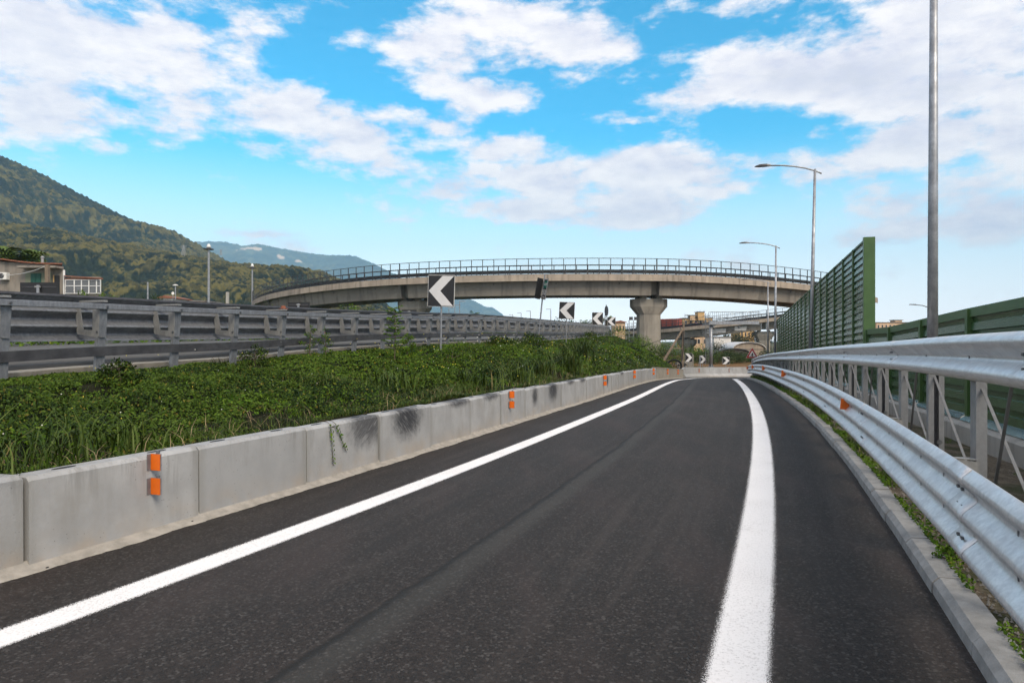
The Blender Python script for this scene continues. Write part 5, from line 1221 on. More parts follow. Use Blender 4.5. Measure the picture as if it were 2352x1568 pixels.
# ------------------------------------------------------------------ lamps and masts beyond the carriageway
def far_lamps():
    def mast(x, y, Y, r, lab, w):
        t = at(x, y, Y); b = Vector((t.x, Y, CZ-1)); o = thing('lamp_mast', tuple(b), lab, 'lamp mast', 'mushroom topped lamp masts')
        MB().tube([b, t], [r, r*.6], 10).build('mast', M['galv_pole'], o); m = MB(); m.lathe([(0,.95),(w*.22,.85),(w*.4,.5),(w*.45,.25),(0,.25)], t-UP*.3, 16); m.build('dome', M['white_pl'], o, True)
        m = MB(); m.lathe([(w*.3,.22),(w,.0),(w*.95,-.12),(w*.3,.0)], t-UP*.3, 16); m.build('lamp_ring', M['dark_steel'], o)
    mast(479.5, 568, 120, .26, 'tall lamp mast with mushroom top before the wooded hill', .85); mast(579.5, 612, 150, .24, 'shorter looking lamp mast with mushroom top left of the viaduct bend', .8)
    t = at(403, 655, 90); b = Vector((t.x, 90, CZ-.5)); o = thing('garden_lamp', tuple(b), 'small lamp with a round white shade above the guardrail', 'street lamp'); MB().tube([b, t], .07, 8).build('pole', M['galv_pole'], o); m = MB(); m.lathe([(0,.13),(.2,.10),(.36,.0),(.33,-.07),(0,-.08)], t, 16); m.build('shade', M['white_pl'], o, True)
    c = at(397, 673.5, 88); b = Vector((c.x, 88.4, CZ)); o = thing('satellite_dish', tuple(b), 'white satellite dish left of the round white lamp', 'satellite dish'); ux, uy, n = sign_frame(R(25), 0, R(-12))
    MB().prism([(.15*cos(a), .21*sin(a)) for a in np.linspace(0, 2*pi, 21)[:-1]], c, ux, uy, n, .05).build('dish', M['white_pl'], o); MB().tube([b, c-n*.05], .04, 6).build('pole', M['galv_pole'], o); MB().tube([c, c+n*.5], .02, 5).build('feed_arm', M['dark_steel'], o)
    t = at(339.5, 648, 90); b = Vector((t.x, 90, CZ-.5)); o = thing('street_lamp', tuple(b), 'slim lamp post with a short arm among the trees left of the round lamp', 'street lamp'); MB().tube([b, t], .10, 8).build('pole', M['galv_pole'], o); MB().bar(t, t+Vector((-.9,0,.15)), .12, .08).build('lamp_head', M['dark_steel'], o)
    t = at(522.6, 670.6, 70); b = Vector((t.x, 70, CZ-.2)); o = thing('concrete_post', tuple(b), 'pale concrete post with wires right of the tall lamp mast', 'post'); MB().box((t+b)/2, (.24, .24, t.z-b.z)).build('post', M['plinth'], o); m = MB()
    for z in (.5, .9): m.tube([t-UP*z, t-UP*(z+.9)+Vector((-3.2,2,0))], .012, 4)
    m.build('wire', M['cable'], o)
    L = [(1031,707,204,'leftmost of the row of far highway lamps under the viaduct'),(1044.7,700.4,187,'second of the far highway lamps right of the nearest chevron'),(1055.5,692,170,'tallest of the far highway lamps right of the nearest chevron'),(1178,723,257,'smallest far highway lamp right of the blue mountain'),(1197,719,241,'far highway lamp just left of the leaning marker'),(1218.5,714.6,226,'far highway lamp seen beside the leaning marker post'),(1265,710,212,'far highway lamp standing by the trees before the second chevron')]
    for x, y, Y, lab in L:
        t = at(x, y, Y); b = Vector((t.x, Y, CZ+.5)); o = thing('highway_lamp', tuple(b), lab, 'street lamp', 'far highway lamps'); MB().tube([b, t], [.13, .10], 6).build('pole', M['galv_pole'], o)
        dx = 1 if x < 1100 else -1; MB().box(t+Vector((dx*.7,0,.03)), (1.5, .3, .16)).build('lamp_head', M['galv_pole'], o)
    # twin floodlight right of the smallest chevron
    t = at(1455, 735, 150); b = Vector((t.x, 150, CZ-1)); o = thing('floodlight', tuple(b), 'twin floodlight on a thin pole left of the big pier', 'floodlight'); MB().tube([b, t], .08, 6).build('pole', M['galv_pole'], o)
    for dx in (-.55, .55): MB().box(t+Vector((dx, 0, .35)), (.8, .3, .7)).build('lamp_head', M['dark_steel'], o)
    # pylons on the hill
    for x, y0, y1, Y, w, lab in ((422, 563, 584, 800, 4.5, 'lattice power pylon on the crest of the wooded spur'), (629, 640, 658, 700, 3.5, 'small pale lattice pylon low on the wooded spur'), (507.5, 573, 582, 1380, 4.0, 'tiny pylon near the shoulder of the wooded hill')):
        t = at(x, y0, Y); b = at(x, y1+5, Y); o = thing('pylon', tuple(b), lab, 'pylon', 'power pylons on the hills'); m = MB(); h = t.z-b.z
        for a in (-1, 1):
            for c_ in (-1, 1): m.bar(b+Vector((a*w/2, c_*w/2, 0)), t+Vector((a*.25, c_*.25, 0)), .38)
        for k in range(7):
            s0 = 1-k/7; s1 = 1-(k+1)/7; z0 = b.z+h*k/7; z1 = b.z+h*(k+1)/7
            m.bar((b.x-w/2*s0-.2, b.y-w/2*s0, z0), (b.x+w/2*s1+.2, b.y-w/2*s1, z1), .25); m.bar((b.x+w/2*s0, b.y-w/2*s0, z0), (b.x-w/2*s1, b.y-w/2*s1, z1), .25)
        m.build('lattice', M['galv_lt'], o); m = MB()
        for f_ in (.72, .84, .95): m.bar(b.lerp(t, f_)+Vector((-w*.75,0,0)), b.lerp(t, f_)+Vector((w*.75,0,0)), .32)
        m.build('cross_arm', M['galv_lt'], o)
far_lamps()

# ------------------------------------------------------------------ buildings
def quad_wall(m, a, b, z0, z1, th=.25):
    """upright wall slab from plan point a to b"""
    a = Vector((a[0], a[1], 0)); b = Vector((b[0], b[1], 0)); d = (b-a).normalized(); n = Vector((d.y, -d.x, 0))
    m.box((a+b)/2+UP*((z0+z1)/2), ((b-a).length, th, z1-z0), Matrix((d, -n, UP)).transposed()); return d, n
def old_house():
    Y = 50; o = thing('old_house', tuple(at(80, 690, Y)), 'old stained plaster house with sagging tiled roof and glazed veranda beyond the guardrail', 'house')
    zg = CZ-.6
    def front(x0, x1, y0, y1, ya, yb, name, mat, par, th=.05, dz=0):
        """panel on the facade: photo columns, top and bottom rows at the distance of the facade"""
        p = at(x0, y0, Y+dz); q = at(x1, y1, Y+dz); return MB().box(((p.x+q.x)/2, Y+dz, (p.z+q.z)/2), (q.x-p.x, th, p.z-q.z)).build(name, mat, par)
    L = at(-60, 600, Y); Rr = at(146, 630, Y)
    zt0 = at(0, 600, Y).z; zt1 = at(146, 612, Y).z
    m = MB(); vs = []
    for y, sx in ((Y, 0), (Y+7, -4.9)): vs += [Vector((L.x+sx, y, zg)), Vector((Rr.x+sx, y, zg)), Vector((Rr.x+sx, y, zt1)), Vector((L.x+sx, y, zt0+.15))]
    m.add(vs, [(0,1,2,3),(5,4,7,6),(1,5,6,2),(4,0,3,7),(3,2,6,7)]); wall = m.build('wall', M['plaster'], o)
    # sagging tiled roof edge: overlapping courses
    m = MB(); rng = random.Random(1)
    xs = np.linspace(L.x-.2, Rr.x+.15, 60)
    for i in range(59):
        f = i/59; z = (zt0+.15)*(1-f)+zt1*f+.06*sin(f*7)+rng.uniform(-.012, .012)
        w_ = (xs[i+1]-xs[i]-.012); c_ = (xs[i]+xs[i+1])/2; m.add([Vector((c_+a*w_/2-(.69*b), Y-.35+b, z+.08+dz+.02*b)) for b in (0, 7.2) for a, dz in ((-1,0),(1,0),(1,.09),(-1,.09))], [(0,1,2,3),(7,6,5,4),(0,4,5,1),(1,5,6,2),(2,6,7,3),(3,7,4,0)])
    roof = m.build('roof', M['tile'], o)
    m = MB(); c = at(97.5, 598, Y+1.5); m.lathe([(.10,-.25),(.10,.20),(.16,.21),(.05,.33),(.0,.34)], c, 12); m.build('chimney', M['galv_lt'], roof)
    c = at(9, 600, Y+1.5); m = MB(); m.lathe([(.10,-.4),(.10,.02),(.15,.03),(.0,.14)], c, 12); m.build('chimney', M['galv_lt'], roof)
    front(58.5, 118.5, 654.5, 690, 0, 0, 'painted_panel', M['plaster_g'], o, .03, -.02) if False else front(58.5, 118.5, 626, 690, 0, 0, 'painted_panel', M['plaster_g'], o, .03, -.03)
    for a, b in ((71, 82.3), (83.2, 94)): 
        w = front(a, b, 628, 690, 0, 0, 'shutter', M['shutter'], o, .05, -.07)
    d = front(125, 136.5, 633, 690, 0, 0, 'door', M['hole'], o, .05, -.05); front(123, 125, 632, 690, 0, 0, 'door_frame', M['ochre'], d, .08, -.07) if False else front(122.8, 125, 631.5, 690, 0, 0, 'door_frame', M['ochre'], o, .08, -.05)
    # eaves slab over the terrace
    p = at(58, 612, Y); q = at(146, 618, Y); MB().box(((p.x+q.x)/2, Y-.45, p.z-.1), (q.x-p.x, .9, .16)).build('canopy', M['plaster'], o)
    m = MB(); m.tube([at(147, 620, Y-.3), at(147.5, 690, Y-.3)], .07, 8); m.build('downpipe', M['white_pl'], o)
    # glazed veranda with a tiled lean-to
    xa, xb = at(150, 0, Y-.6).x, at(232, 0, Y-.6).x; z0 = at(0, 676, Y).z; zt = at(0, 634, Y).z; zr = at(0, 630, Y).z; xm = at(170, 0, Y-1.2).x
    ver = MB(); ver.add([Vector((x-(.62*b), Y-.55+b, z)) for b in (0, 2.4) for x, z in ((xa+.1,zg),(xb,zg),(xb,z0),(xa+.1,z0))], [(0,1,2,3),(7,6,5,4),(0,4,5,1),(1,5,6,2),(2,6,7,3),(3,7,4,0)]); ver.box(((xa+xb)/2-1.4, Y+2.0, (z0+zr)/2), (xb-xa-.4, .2, zr-z0)); ver.build('veranda_base', M['plaster'], o)
    ver = MB(); ver.box(((xa+xb)/2, Y-.55, zt-.24), (xb-xa+.1, .2, .10)); 
    
    for i in range(22):
        c_ = xa+(xb-xa)*(i+.5)/22; w_ = (xb-xa)/22-.01; z = zt-.10-.008*i
        ver.add([Vector((c_+a*w_/2-.62*b, Y-.8+b, z+dz+.10*b)) for b in (0, 2.6) for a, dz in ((-1,0),(1,0),(1,.06),(-1,.06))], [(0,1,2,3),(7,6,5,4),(0,4,5,1),(1,5,6,2),(2,6,7,3),(3,7,4,0)])
    ver.build('veranda_roof', M['tile'], o)
    ztop = zt-.30; cols = [150.5, 171, 187.5, 204.5, 222, 231.5]
    fy = Y-.62; z0w = at(0, 676, fy).z; ztw = at(0, 641, fy).z
    for i in range(5):
        a = at(cols[i], 0, fy).x; b = at(cols[i+1], 0, fy).x; zz = z0; w = MB(); fw = .032; mid = zz+(ztop-zz)*.55
        for x in (a+fw/2, b-fw/2): w.box((x, fy, (zz+ztop)/2), (fw, .07, ztop-zz))
        for z in (zz+.03, mid, ztop-.03): w.box(((a+b)/2, fy, z), (b-a-2*fw-.004, .07, .045))
        win = w.build('window', M['frame_w'], o); MB().box(((a+b)/2, fy+.01, (zz+ztop)/2), (b-a-.06, .015, ztop-zz-.06)).build('pane', M['glass'], win)
    sg = MB(); sg.add([Vector((xb-.03+dx-.62*b, fy+.05+b, z)) for b in (0, 2.2) for dx, z in ((-.05,z0),(0,z0),(0,ztop),(-.05,ztop))], [(0,1,2,3),(7,6,5,4),(0,4,5,1),(1,5,6,2),(2,6,7,3),(3,7,4,0)]); sg.build('side_glazing', M['glass'], o)
    # air conditioner, standing on brackets
    ac = at(9, 634, Y-.2); a = thing('air_conditioner', tuple(ac), 'white air conditioner unit with round fan on the house wall at the left edge', 'air conditioner')
    MB().box(ac, (.62, .32, .52)).build('case', M['white_pl'], a); m = MB(); m.tube([ac+Vector((-.08,-.162,0)), ac+Vector((-.08,-.17,0))], .20, 18); m.build('fan', M['dark_steel'], a)
    # power pole before the house, with wires
    p = at(163*.0+161.5*.0+108*.0+162.5*.0+163.5*.0+109, 610, Y-4); 
    t = at(161.5*.0+108.7+.0, 608, 44); t = at(161.0*.0+109.0, 608, 44); b = Vector((t.x, 44, CZ-.4)); t = at(109, 608, 44)
    pp = thing('utility_pole', (t.x, 44, CZ-.4), 'grey wooden pole with wires in front of the old house', 'utility pole'); MB().box((t+Vector((t.x, 44, CZ-.4)))/2, (.21, .21, t.z-CZ+.4)).build('pole', M['wood'], pp)
    m = MB()
    for x, y0, dy in ((4, 630, 9), (14, 629, 12)): m.tube([t.lerp(at(x, y0, 49.4), k/10)-UP*(.5*4*(k/10)*(1-k/10))*.35-UP*.05 for k in range(11)], .014, 4)
    m.build('wire', M['white_pl'], pp)
    r = MB(); 
    for z in (.35, .6, .85): r.tube([at(150, 690, Y-1.1)+UP*z, at(170, 690, Y-1.5)+UP*z], .02, 5)
    r.build('railing', M['galv_dull'], o)
old_house()
def block(name, x0, x1, y0, y1, Y, depth, mat, lab, cat='building', rows=0, cols=0, roof='flat', ground=None, wmat='hole', extra=None):
    p = at(x0, y0, Y); q = at(x1, y1, Y); zg = ground if ground is not None else q.z; o = thing(name, ((p.x+q.x)/2, Y+depth/2, zg), lab, cat)
    MB().box(((p.x+q.x)/2, Y+depth/2, (p.z+zg)/2), (q.x-p.x, depth, p.z-zg)).build('wall', M[mat], o)
    w = q.x-p.x
    if roof == 'flat': MB().box(((p.x+q.x)/2, Y+depth/2, p.z+.14), (w+.5, depth+.5, .24)).build('roof', M['tin_dk'], o)
    elif roof == 'tile':
        m = MB(); h = w*.16; m.prism([(-w/2-.4,0),(w/2+.4,0),(w/2+.4,.15),(0,h+.15),(-w/2-.4,.15)], ((p.x+q.x)/2, Y+depth/2, p.z), Vector((1,0,0)), UP, Vector((0,1,0)), depth+.8); m.build('roof', M['tile'], o)
    for i in range(rows):
        for j in range(cols):
            cx = p.x+w*(j+.5)/cols; cz = p.z-(i+.55)*3.0; f = MB(); f.box((cx, Y-.02, cz), (w/cols*.42, .08, 1.5)); win = f.build('window', M['plaster_w'], o)
            MB().box((cx, Y-.075, cz), (w/cols*.34, .04, 1.35)).build('pane', M[wmat], win)
    return o, p, q
def buildings():
    g = CZ-3.3
    # ochre apartment house behind the lower ramp, with a raised stair tower
    o, p, q = block('apartment_house', 1570, 1637, 731, 800, 300, 12, 'ochre', 'ochre apartment house with a roof tower above the lower ramp', rows=3, cols=6, ground=g)
    a = at(1604, 716.5, 298); b = at(1619, 735, 298); MB().box(((a.x+b.x)/2, 301, (a.z+b.z)/2), (b.x-a.x, 5, a.z-b.z)).build('stair_tower', M['ochre'], o); MB().box(((a.x+b.x)/2, 301, a.z+.12), (b.x-a.x+.6, 5.6, .24)).build('tower_roof', M['tin_dk'], o)
    a = at(1586, 724, 298); b = at(1597, 735, 298); MB().box(((a.x+b.x)/2, 300.5, (a.z+b.z)/2), (b.x-a.x, 4, a.z-b.z)).build('roof_room', M['peach'], o); MB().box(((a.x+b.x)/2-.4, 300.5, a.z+.1), (b.x-a.x+2.2, 4.6, .2)).build('room_roof', M['tin_dk'], o)
    m = MB(); rng = random.Random(6)
    for x in (1572,1575,1579,1583,1600,1608,1617):
        t = at(x, 726 if x < 1590 else 716, 299); m.tube([t-UP*1.2, t+UP*rng.uniform(.3, 1.4)], .05, 4); m.bar(t+Vector((-.5,0,.2)), t+Vector((.5,0,.2)), .05)
    m.build('antenna', M['galv_dull'], o)
    block('far_house', 1413.5, 1436, 740.5, 775, 200, 9, 'peach', 'small house with reddish roof edge right of the smallest left chevron', rows=1, cols=3, ground=g, roof='tile')
    block('orange_house', 1700, 1733, 757, 800, 235, 10, 'ochre', 'orange house with narrow windows below the right end of the lower ramp', rows=2, cols=4, ground=g)
    block('peach_house', 1583, 1627, 772, 812, 222, 8, 'peach', 'peach coloured house half hidden under the lower ramp behind bushes', rows=2, cols=3, ground=g)
    block('apartment_block', 2013, 2085, 741, 800, 300, 14, 'peach', 'distant apartment block top showing over the low green barrier', rows=2, cols=8, ground=g, wmat='hole')
    o = bpy.data.objects['apartment_block']; a = at(2062, 735, 298); b = at(2078, 742, 298); MB().box(((a.x+b.x)/2, 302, (a.z+b.z)/2), (b.x-a.x, 4, a.z-b.z)).build('roof_room', M['peach'], o); MB().box(((a.x+b.x)/2, 302, a.z+.1), (b.x-a.x+.8, 4.6, .25)).build('room_roof', M['tin_dk'], o)
    block('roadside_house', 366, 396, 685, 720, 130, 7, 'plaster_w', 'small pale house with tiled roof just above the left guardrail', rows=1, cols=2, roof='tile')
    block('long_shed', 400, 470, 692.5, 720, 150, 9, 'peach', 'long low shed roof just above the left guardrail near the lamp mast', roof='flat')
    # white house with swept eaves
    o, p, q = block('white_house', 1640, 1679, 775, 815, 180, 8, 'plaster_w', 'white flat roofed building behind the gantry column', ground=g); m = MB(); m.prism([(-2.6,-.2),(2.3,.5),(2.6,.9),(2.4,1.1),(-2.6,1.1)], (p.x+1.9, 178.6, q.z+2.1), Vector((1,0,0)), UP, Vector((0,1,0)), 2.4); m.build('swept_roof', M['tin'], o)
    # barrel roofed barns
    def barn(x0, x1, ye, yr, Y, depth, lab, skew, mat):
        a = at(x0, ye, Y); b = at(x1, ye, Y); h = at(0, yr, Y).z-a.z; c = (a.x+b.x)/2; w = (b.x-a.x)/2
        o = thing('barn', (c, Y+depth/2, g), lab, 'barn'); arc = [(w*cos(t), h*sin(t)) for t in np.linspace(0, pi, 15)]
        m = MB(); m.prism([(-w, g-a.z), (w, g-a.z)]+arc, (c+skew*.0, Y+depth/2, a.z), Vector((1,0,0)), UP, Vector((0,1,0)), depth); m.build('wall', M['barnwall'], o)
        m = MB(); out = [((w+.25)*cos(t), (h+.22)*sin(t)+.06) for t in np.linspace(0, pi, 15)]; inn = [(x*.985, z-.12) for x, z in out]
        n = len(out); m.prism(out+inn[::-1], (c, Y+depth/2, a.z), Vector((1,0,0)), UP, Vector((0,1,0)), depth+.7); m.build('roof', M[mat], o)
        m = MB(); m.box((c, Y-.03, a.z-.1), (2*w, .05, .10)); m.build('beam', M['dark_steel'], o)
    barn(1685, 1756, 801, 788, 150, 9, 'barn with pale barrel roof left of the ramp pier', 0, 'tin'); barn(1648, 1722, 814, 803, 128, 7, 'lower dark barrel roofed shed in front of the pale barn', 0, 'tin_dk')
    # red car driving on the lower ramp
    Dk = Deck(low_path, 8.5); q = q_at(1584); p, t, l = Dk.fr(q); c = p+l*3.4-UP*.35; ux = t; car = thing('car', tuple(c), 'dark red car driving on the lower ramp before the ochre house', 'car')
    prof = [(-2.1,.35),(-2.1,.85),(-1.75,1.0),(-1.2,1.48),(.5,1.50),(1.15,1.02),(2.0,.86),(2.1,.35)]; MB().prism(prof, c, ux, UP, l, 1.7).build('body', M['car_red'], car)
    MB().prism([(-1.5,1.02),(-1.1,1.40),(.42,1.42),(.92,1.03)], c, ux, UP, l, 1.73).build('window', M['glass'], car)
    for a in (-1.3, 1.3):
        for s in (-.78, .78): MB().tube([c+ux*a+l*(s-.1)+UP*.32, c+ux*a+l*(s+.1)+UP*.32], .32, 14).build('wheel', M['rubber'], car)
    q = q_at(1524); p, t, l = Dk.fr(q); c = p+l*3.2-UP*.42; lo = thing('lorry', tuple(c), 'red lorry on the lower ramp directly right of the big pier', 'lorry')
    MB().prism([(-4.2,.95),(3.4,.95),(3.4,3.5),(-4.2,3.5)], c, t, UP, l, 2.4).build('box_body', M['brick_red'], lo); MB().prism([(-6.2,.5),(-4.4,.5),(-4.4,2.9),(-5.8,2.9),(-6.2,1.7)], c, t, UP, l, 2.3).build('cab', M['brick_red'], lo); MB().prism([(-6.0,.55),(3.3,.55),(3.3,.94),(-6.0,.94)], c, t, UP, l, 1.2).build('chassis', M['dark_steel'], lo)
    for a_ in (-5.4, 1.4, 2.6):
        for s_ in (-1.0, 1.0): MB().tube([c+t*a_+l*(s_-.14)+UP*.5, c+t*a_+l*(s_+.14)+UP*.5], .5, 14).build('wheel', M['rubber'], lo)
    # castle on its hill
    Y = 2250; o = thing('castle', tuple(at(697, 636, Y)), 'tiny pale castle ruin with round tower on the hill left of the viaduct', 'castle'); m = MB(); a = at(706.5, 636, Y); hh = 13/F*Y; m.lathe([(4.6,0),(4.6,hh),(5.0,hh),(5.0,hh+1)], a-UP*2, 16); m.build('tower', M['castle'], o)
    for x0, x1, y0 in ((684,700,628),(690,694,624.5),(672,686,632)):
        p = at(x0, y0, Y+6); q = at(x1, 640, Y+6); MB().box(((p.x+q.x)/2, Y+6, (p.z+q.z)/2), (q.x-p.x, 8, p.z-q.z)).build('wall', M['castle'], o)
buildings()
def hill_town():
    rng = random.Random(12); mb = MB()
    for k in range(230):
        x = rng.uniform(836, 912); y = rng.uniform(698, 722); Y = 6900-((y-697)/27)*430; c = at(x, y, Y); s = rng.uniform(10, 18); mb.box(c, (s, s, s*rng.uniform(.6, 1.3)), rng.uniform(0, 3))
    tag(mb.build('hill_town', M['plaster_w']), kind='stuff', label='pale houses of a far hillside town under the viaduct', cat='town')
hill_town()

# ------------------------------------------------------------------ trees and single plants
def plant(name, base, h, w, lab, cat='tree', n=1600, leaf=.16, mat='crown', grp=None, trunk=.3, seed=0, squash=1.0, low=.3, slim=.55):
    rng = np.random.default_rng(100+seed); rr = random.Random(seed); base = Vector(base); o = thing(name, tuple(base), lab, cat, grp)
    m = MB(); r0 = max(.015, h*.022); top = base+UP*h*.75+Vector((rr.uniform(-.1,.1)*w, 0, 0)); m.tube([base-UP*.2, base.lerp(top, .4), top], [r0, r0*.75, r0*.25], 7)
    tips = []
    k = max(7, int(9+h*.6))
    for i in range(k):
        f = low+(1-low)*i/k; s = base.lerp(top, min(f, .95)); a = i*2.4+rr.uniform(-.4, .4); l = w*.5*(sin(pi*min(1, .25+.72*(f-low)/(1-low)))**.7)*rr.uniform(.65, 1.05)
        e = s+Vector((cos(a)*l, sin(a)*l, rr.uniform(.05, .25)*h*.6)); m.tube([s, s.lerp(e, .5)+UP*l*.08, e], [r0*.4, r0*.28, r0*.1], 5); tips += [e, s.lerp(e, .6)]
    tips.append(top+UP*h*.12)
    m.build('trunk', M['bark'], o)
    C = np.array([tuple(t) for t in tips]); idx = rng.integers(0, len(C), n); sp = w*.17
    d = rng.normal(size=(n, 3)); d = unit(d)*(rng.uniform(0, 1, n)**.45)[:, None]*np.array([sp, sp, sp*.75*squash]); P = C[idx]+d; P[:, 2] = np.maximum(P[:, 2], base.z+.02)
    v, f = leaf_quads(P-np.array(base), d+np.array([0, -.1*sp, .5*sp]), leaf, rng, .8, slim); np_mesh('crown', v, f, M[mat], o); return o
def palm(base, h, w, lab, n=26, seed=0, mat='palm', cat='palm tree'):
    rng = np.random.default_rng(seed); base = Vector(base); o = thing('palm_tree', tuple(base), lab, cat); m = MB(); top = base+UP*h; m.tube([base-UP*.2, top], [w*.08, w*.06], 8); m.build('trunk', M['bark'], o)
    V_ = []; F_ = []
    for i in range(n):
        a = i*2.4; el = rng.uniform(-.2, 1.2); L_ = w*.55*rng.uniform(.8, 1.1); prev = None
        for k in range(9):
            s = k/8; p = np.array([cos(a)*cos(el)*L_*s, sin(a)*cos(el)*L_*s, h+sin(el)*L_*s-.55*L_*s*s]); sd_ = np.array([-sin(a), cos(a), 0]); ln = w*.13*(sin(pi*min(1, .15+s*.85))+.1)
            for q in (-1, 1):
                e = p+sd_*q*ln+np.array([cos(a), sin(a), -.7])*ln*.6; b = len(V_); wd = np.array([cos(a), sin(a), .2])*w*.02; V_ += [p-wd, p+wd, e+wd*.3, e-wd*.3]; F_.append((b, b+1, b+2, b+3))
    np_mesh('crown', np.array(V_), np.array(F_), M[mat], o); return o
def trees():
    zl = CZ-.3
    def P(x, Y, z): return Vector(((x-1176)/F*Y, Y, z))
    def hh(y, Y, z): return at(0, y, Y).z-z
    # around the old house
    palm(P(44, 62, zl), hh(592, 62, zl), 5.4, 'bushy palm tree rising behind the old house roof', 34, 3)
    plant('tree', P(62, 60, zl), hh(584, 60, zl), 3.6, 'dark rounded tree behind the old house chimney', n=1500, leaf=.22, seed=1)
    plant('tree', P(8, 61, zl), hh(590, 61, zl), 2.6, 'dark foliage behind the house roof at the left frame edge', n=900, leaf=.2, seed=2)
    plant('shrub', P(52, 40, zl), hh(666, 40, zl), 1.5, 'small shrub with reddish leaves left of the wide sign back', 'shrub', 500, .13, seed=3, low=.2)
    plant('shrub', P(8, 40, zl), hh(658, 40, zl), 1.6, 'green shrub at the left edge below the air conditioner', 'shrub', 600, .12, seed=4, low=.2)
    plant('shrub', P(188, 42, zl), hh(655, 42, zl), 1.9, 'leafy shrub in front of the glazed veranda', 'shrub', 800, .13, 'leaf_lt', seed=5, low=.15)
    plant('shrub', P(225, 44, zl), hh(662, 44, zl), 2.4, 'leafy shrub at the right corner of the veranda', 'shrub', 1000, .13, 'leaf_lt', seed=6, low=.15)
    plant('shrub', P(258, 46, zl), hh(664, 46, zl), 2.3, 'rounded green bush right of the veranda', 'shrub', 1000, .13, 'leaf_lt', seed=7, low=.15)
    plant('tree', P(358, 120, zl), hh(668, 120, zl), 5.5, 'dark tree behind the slim lamp post left of the small pale house', n=1400, leaf=.34, seed=8)
    plant('tree', P(318, 130, zl), hh(676, 130, zl), 5, 'tree top above the guardrail left of the slim lamp post', n=1000, leaf=.34, seed=9)
    plant('tree', P(470, 160, zl), hh(683, 160, zl), 8, 'low olive tree line right behind the tall lamp mast', n=1300, leaf=.4, seed=10)
    plant('tree', P(420, 165, zl), hh(684, 165, zl), 9, 'low tree behind the long shed', n=1300, leaf=.4, seed=11)
    plant('shrub', P(612, 30, zl), hh(684, 30, zl), 1.6, 'thin wild shrub over the guardrail left of the dark sign back', 'shrub', 260, .12, seed=12, low=.2)
    plant('shrub', P(586, 60, zl), hh(690, 60, zl), 2.4, 'wild shrub at the foot of the viaduct bend', 'shrub', 400, .16, seed=13)
    plant('shrub', P(815, 88, zl), hh(694, 88, zl), 5, 'pale green bush under the viaduct girder', 'shrub', 900, .26, 'leaf_lt', seed=14, low=.2); plant('shrub', P(778, 80, zl), hh(690, 80, zl), 3.0, 'dark bush under the viaduct left of the pale one', 'shrub', 700, .22, seed=15, low=.2)
    plant('shrub', P(850, 110, zl), hh(702, 110, zl), 7, 'wide dark bush in front of the far hillside town', 'shrub', 1000, .32, seed=16, low=.15)
    # far tree belt under the viaduct
    for i, (x, y, Y, w) in enumerate(((1262,737,170,9),(1285,733,165,10),(1312,736,160,9),(1335,741,160,8),(1366,740,150,8),(1236,744,180,8))):
        plant('tree', P(x, Y, zl), hh(y, Y, zl), w, ['leftmost round tree of the far belt seen past the chevrons', 'tallest tree of the far belt left of the second chevron', 'far belt tree directly left of the second chevron', 'far belt tree right behind the second chevron post', 'far belt tree peeking left of the third chevron', 'low far tree behind the leaning marker post'][i], n=1100, leaf=.45, mat='crown', grp='far belt of trees', seed=30+i, low=.35)
    for i, x in enumerate((1342, 1354)): palm(P(x-2, 190, zl), hh(744, 190, zl), 5, ['left of two far palms right of the second chevron', 'right of two far palms right of the second chevron'][i], 18, 60+i)
    palm(P(1393, 160, zl), hh(735, 160, zl), 5, 'far palm behind the round sign back', 18, 66); palm(P(1088, 210, zl), hh(724, 210, zl), 6.5, 'far palm standing before the blue mountain', 18, 67)
    # beyond the end of the slip road
    zf = CZ-3.1
    L = [(1585,795,96,6,'wide bush with light twigs beside the prop of the wooden pole',.17,'crown'),(1612,792,94,5,'green bush left of the gantry ladder',.17,'leaf_lt'),(1630,806,92,4.4,'dark bush behind the gantry ladder',.17,'crown'),(1652,781,104,4.6,'tall grey green bush right behind the gantry column',.17,'crown_far'),(1668,806,96,4.6,'dark bush right of the gantry column',.17,'crown'),(1688,806,98,4.6,'rounded dark bush below the pale barn',.17,'crown'),(1706,812,100,3.6,'low round bush in front of the dark shed',.17,'crown'),(1672,765,205,9,'dark tree behind the white building',.4,'crown_far'),(1692,762,210,9,'dark tree left of the orange house',.4,'crown_far'),(1742,756,200,9,'dark conifer-like tree right of the orange house',.4,'crown_far'),(1712,776,190,8,'low dark tree below the orange house',.4,'crown_far'),(1762,800,80,2.6,'small bush at the foot of the ramp pier',.14,'crown')]
    for i, (x, y, Y, w, lab, lf, mt) in enumerate(L): plant('bush' if Y < 120 else 'tree', P(x, Y, zf), hh(y, Y, zf), w, lab, 'bush' if Y < 120 else 'tree', 1500, lf, mt, seed=80+i, low=.12)
    for i, (x, y, Y, w, lab) in enumerate(((1462,768,88,4.0,'tangled brush on the end of the bank left of the pier'),(1500,800,86,5.0,'tangled brush around the foot of the big pier'),(1478,786,84,4.4,'brush on the bank slope left of the pier foot'),(1532,786,78,4.6,'scrub at the foot of the slanted wooden strut'),(1545,778,90,6.0,'yellowish scrub between pier and wooden pole'))):
        z = CZ-1.4 if x < 1495 else CZ-2.9; plant('bush', P(x, Y, z), hh(y, Y, z), w, lab, 'bush', 1300, .15, 'leaf' if i % 2 else 'leaf_lt', seed=110+i, low=.05)
    # single plants on the bank
    def on_bank(x, Y):
        X = (x-1176)/F*Y; ts = np.linspace(0, 1, 60); bx, by, bz = bank_pt(np.full(60, Y), ts); k = int(np.argmin(np.abs(bx-X))); return Vector((X, Y, float(bz[k])))
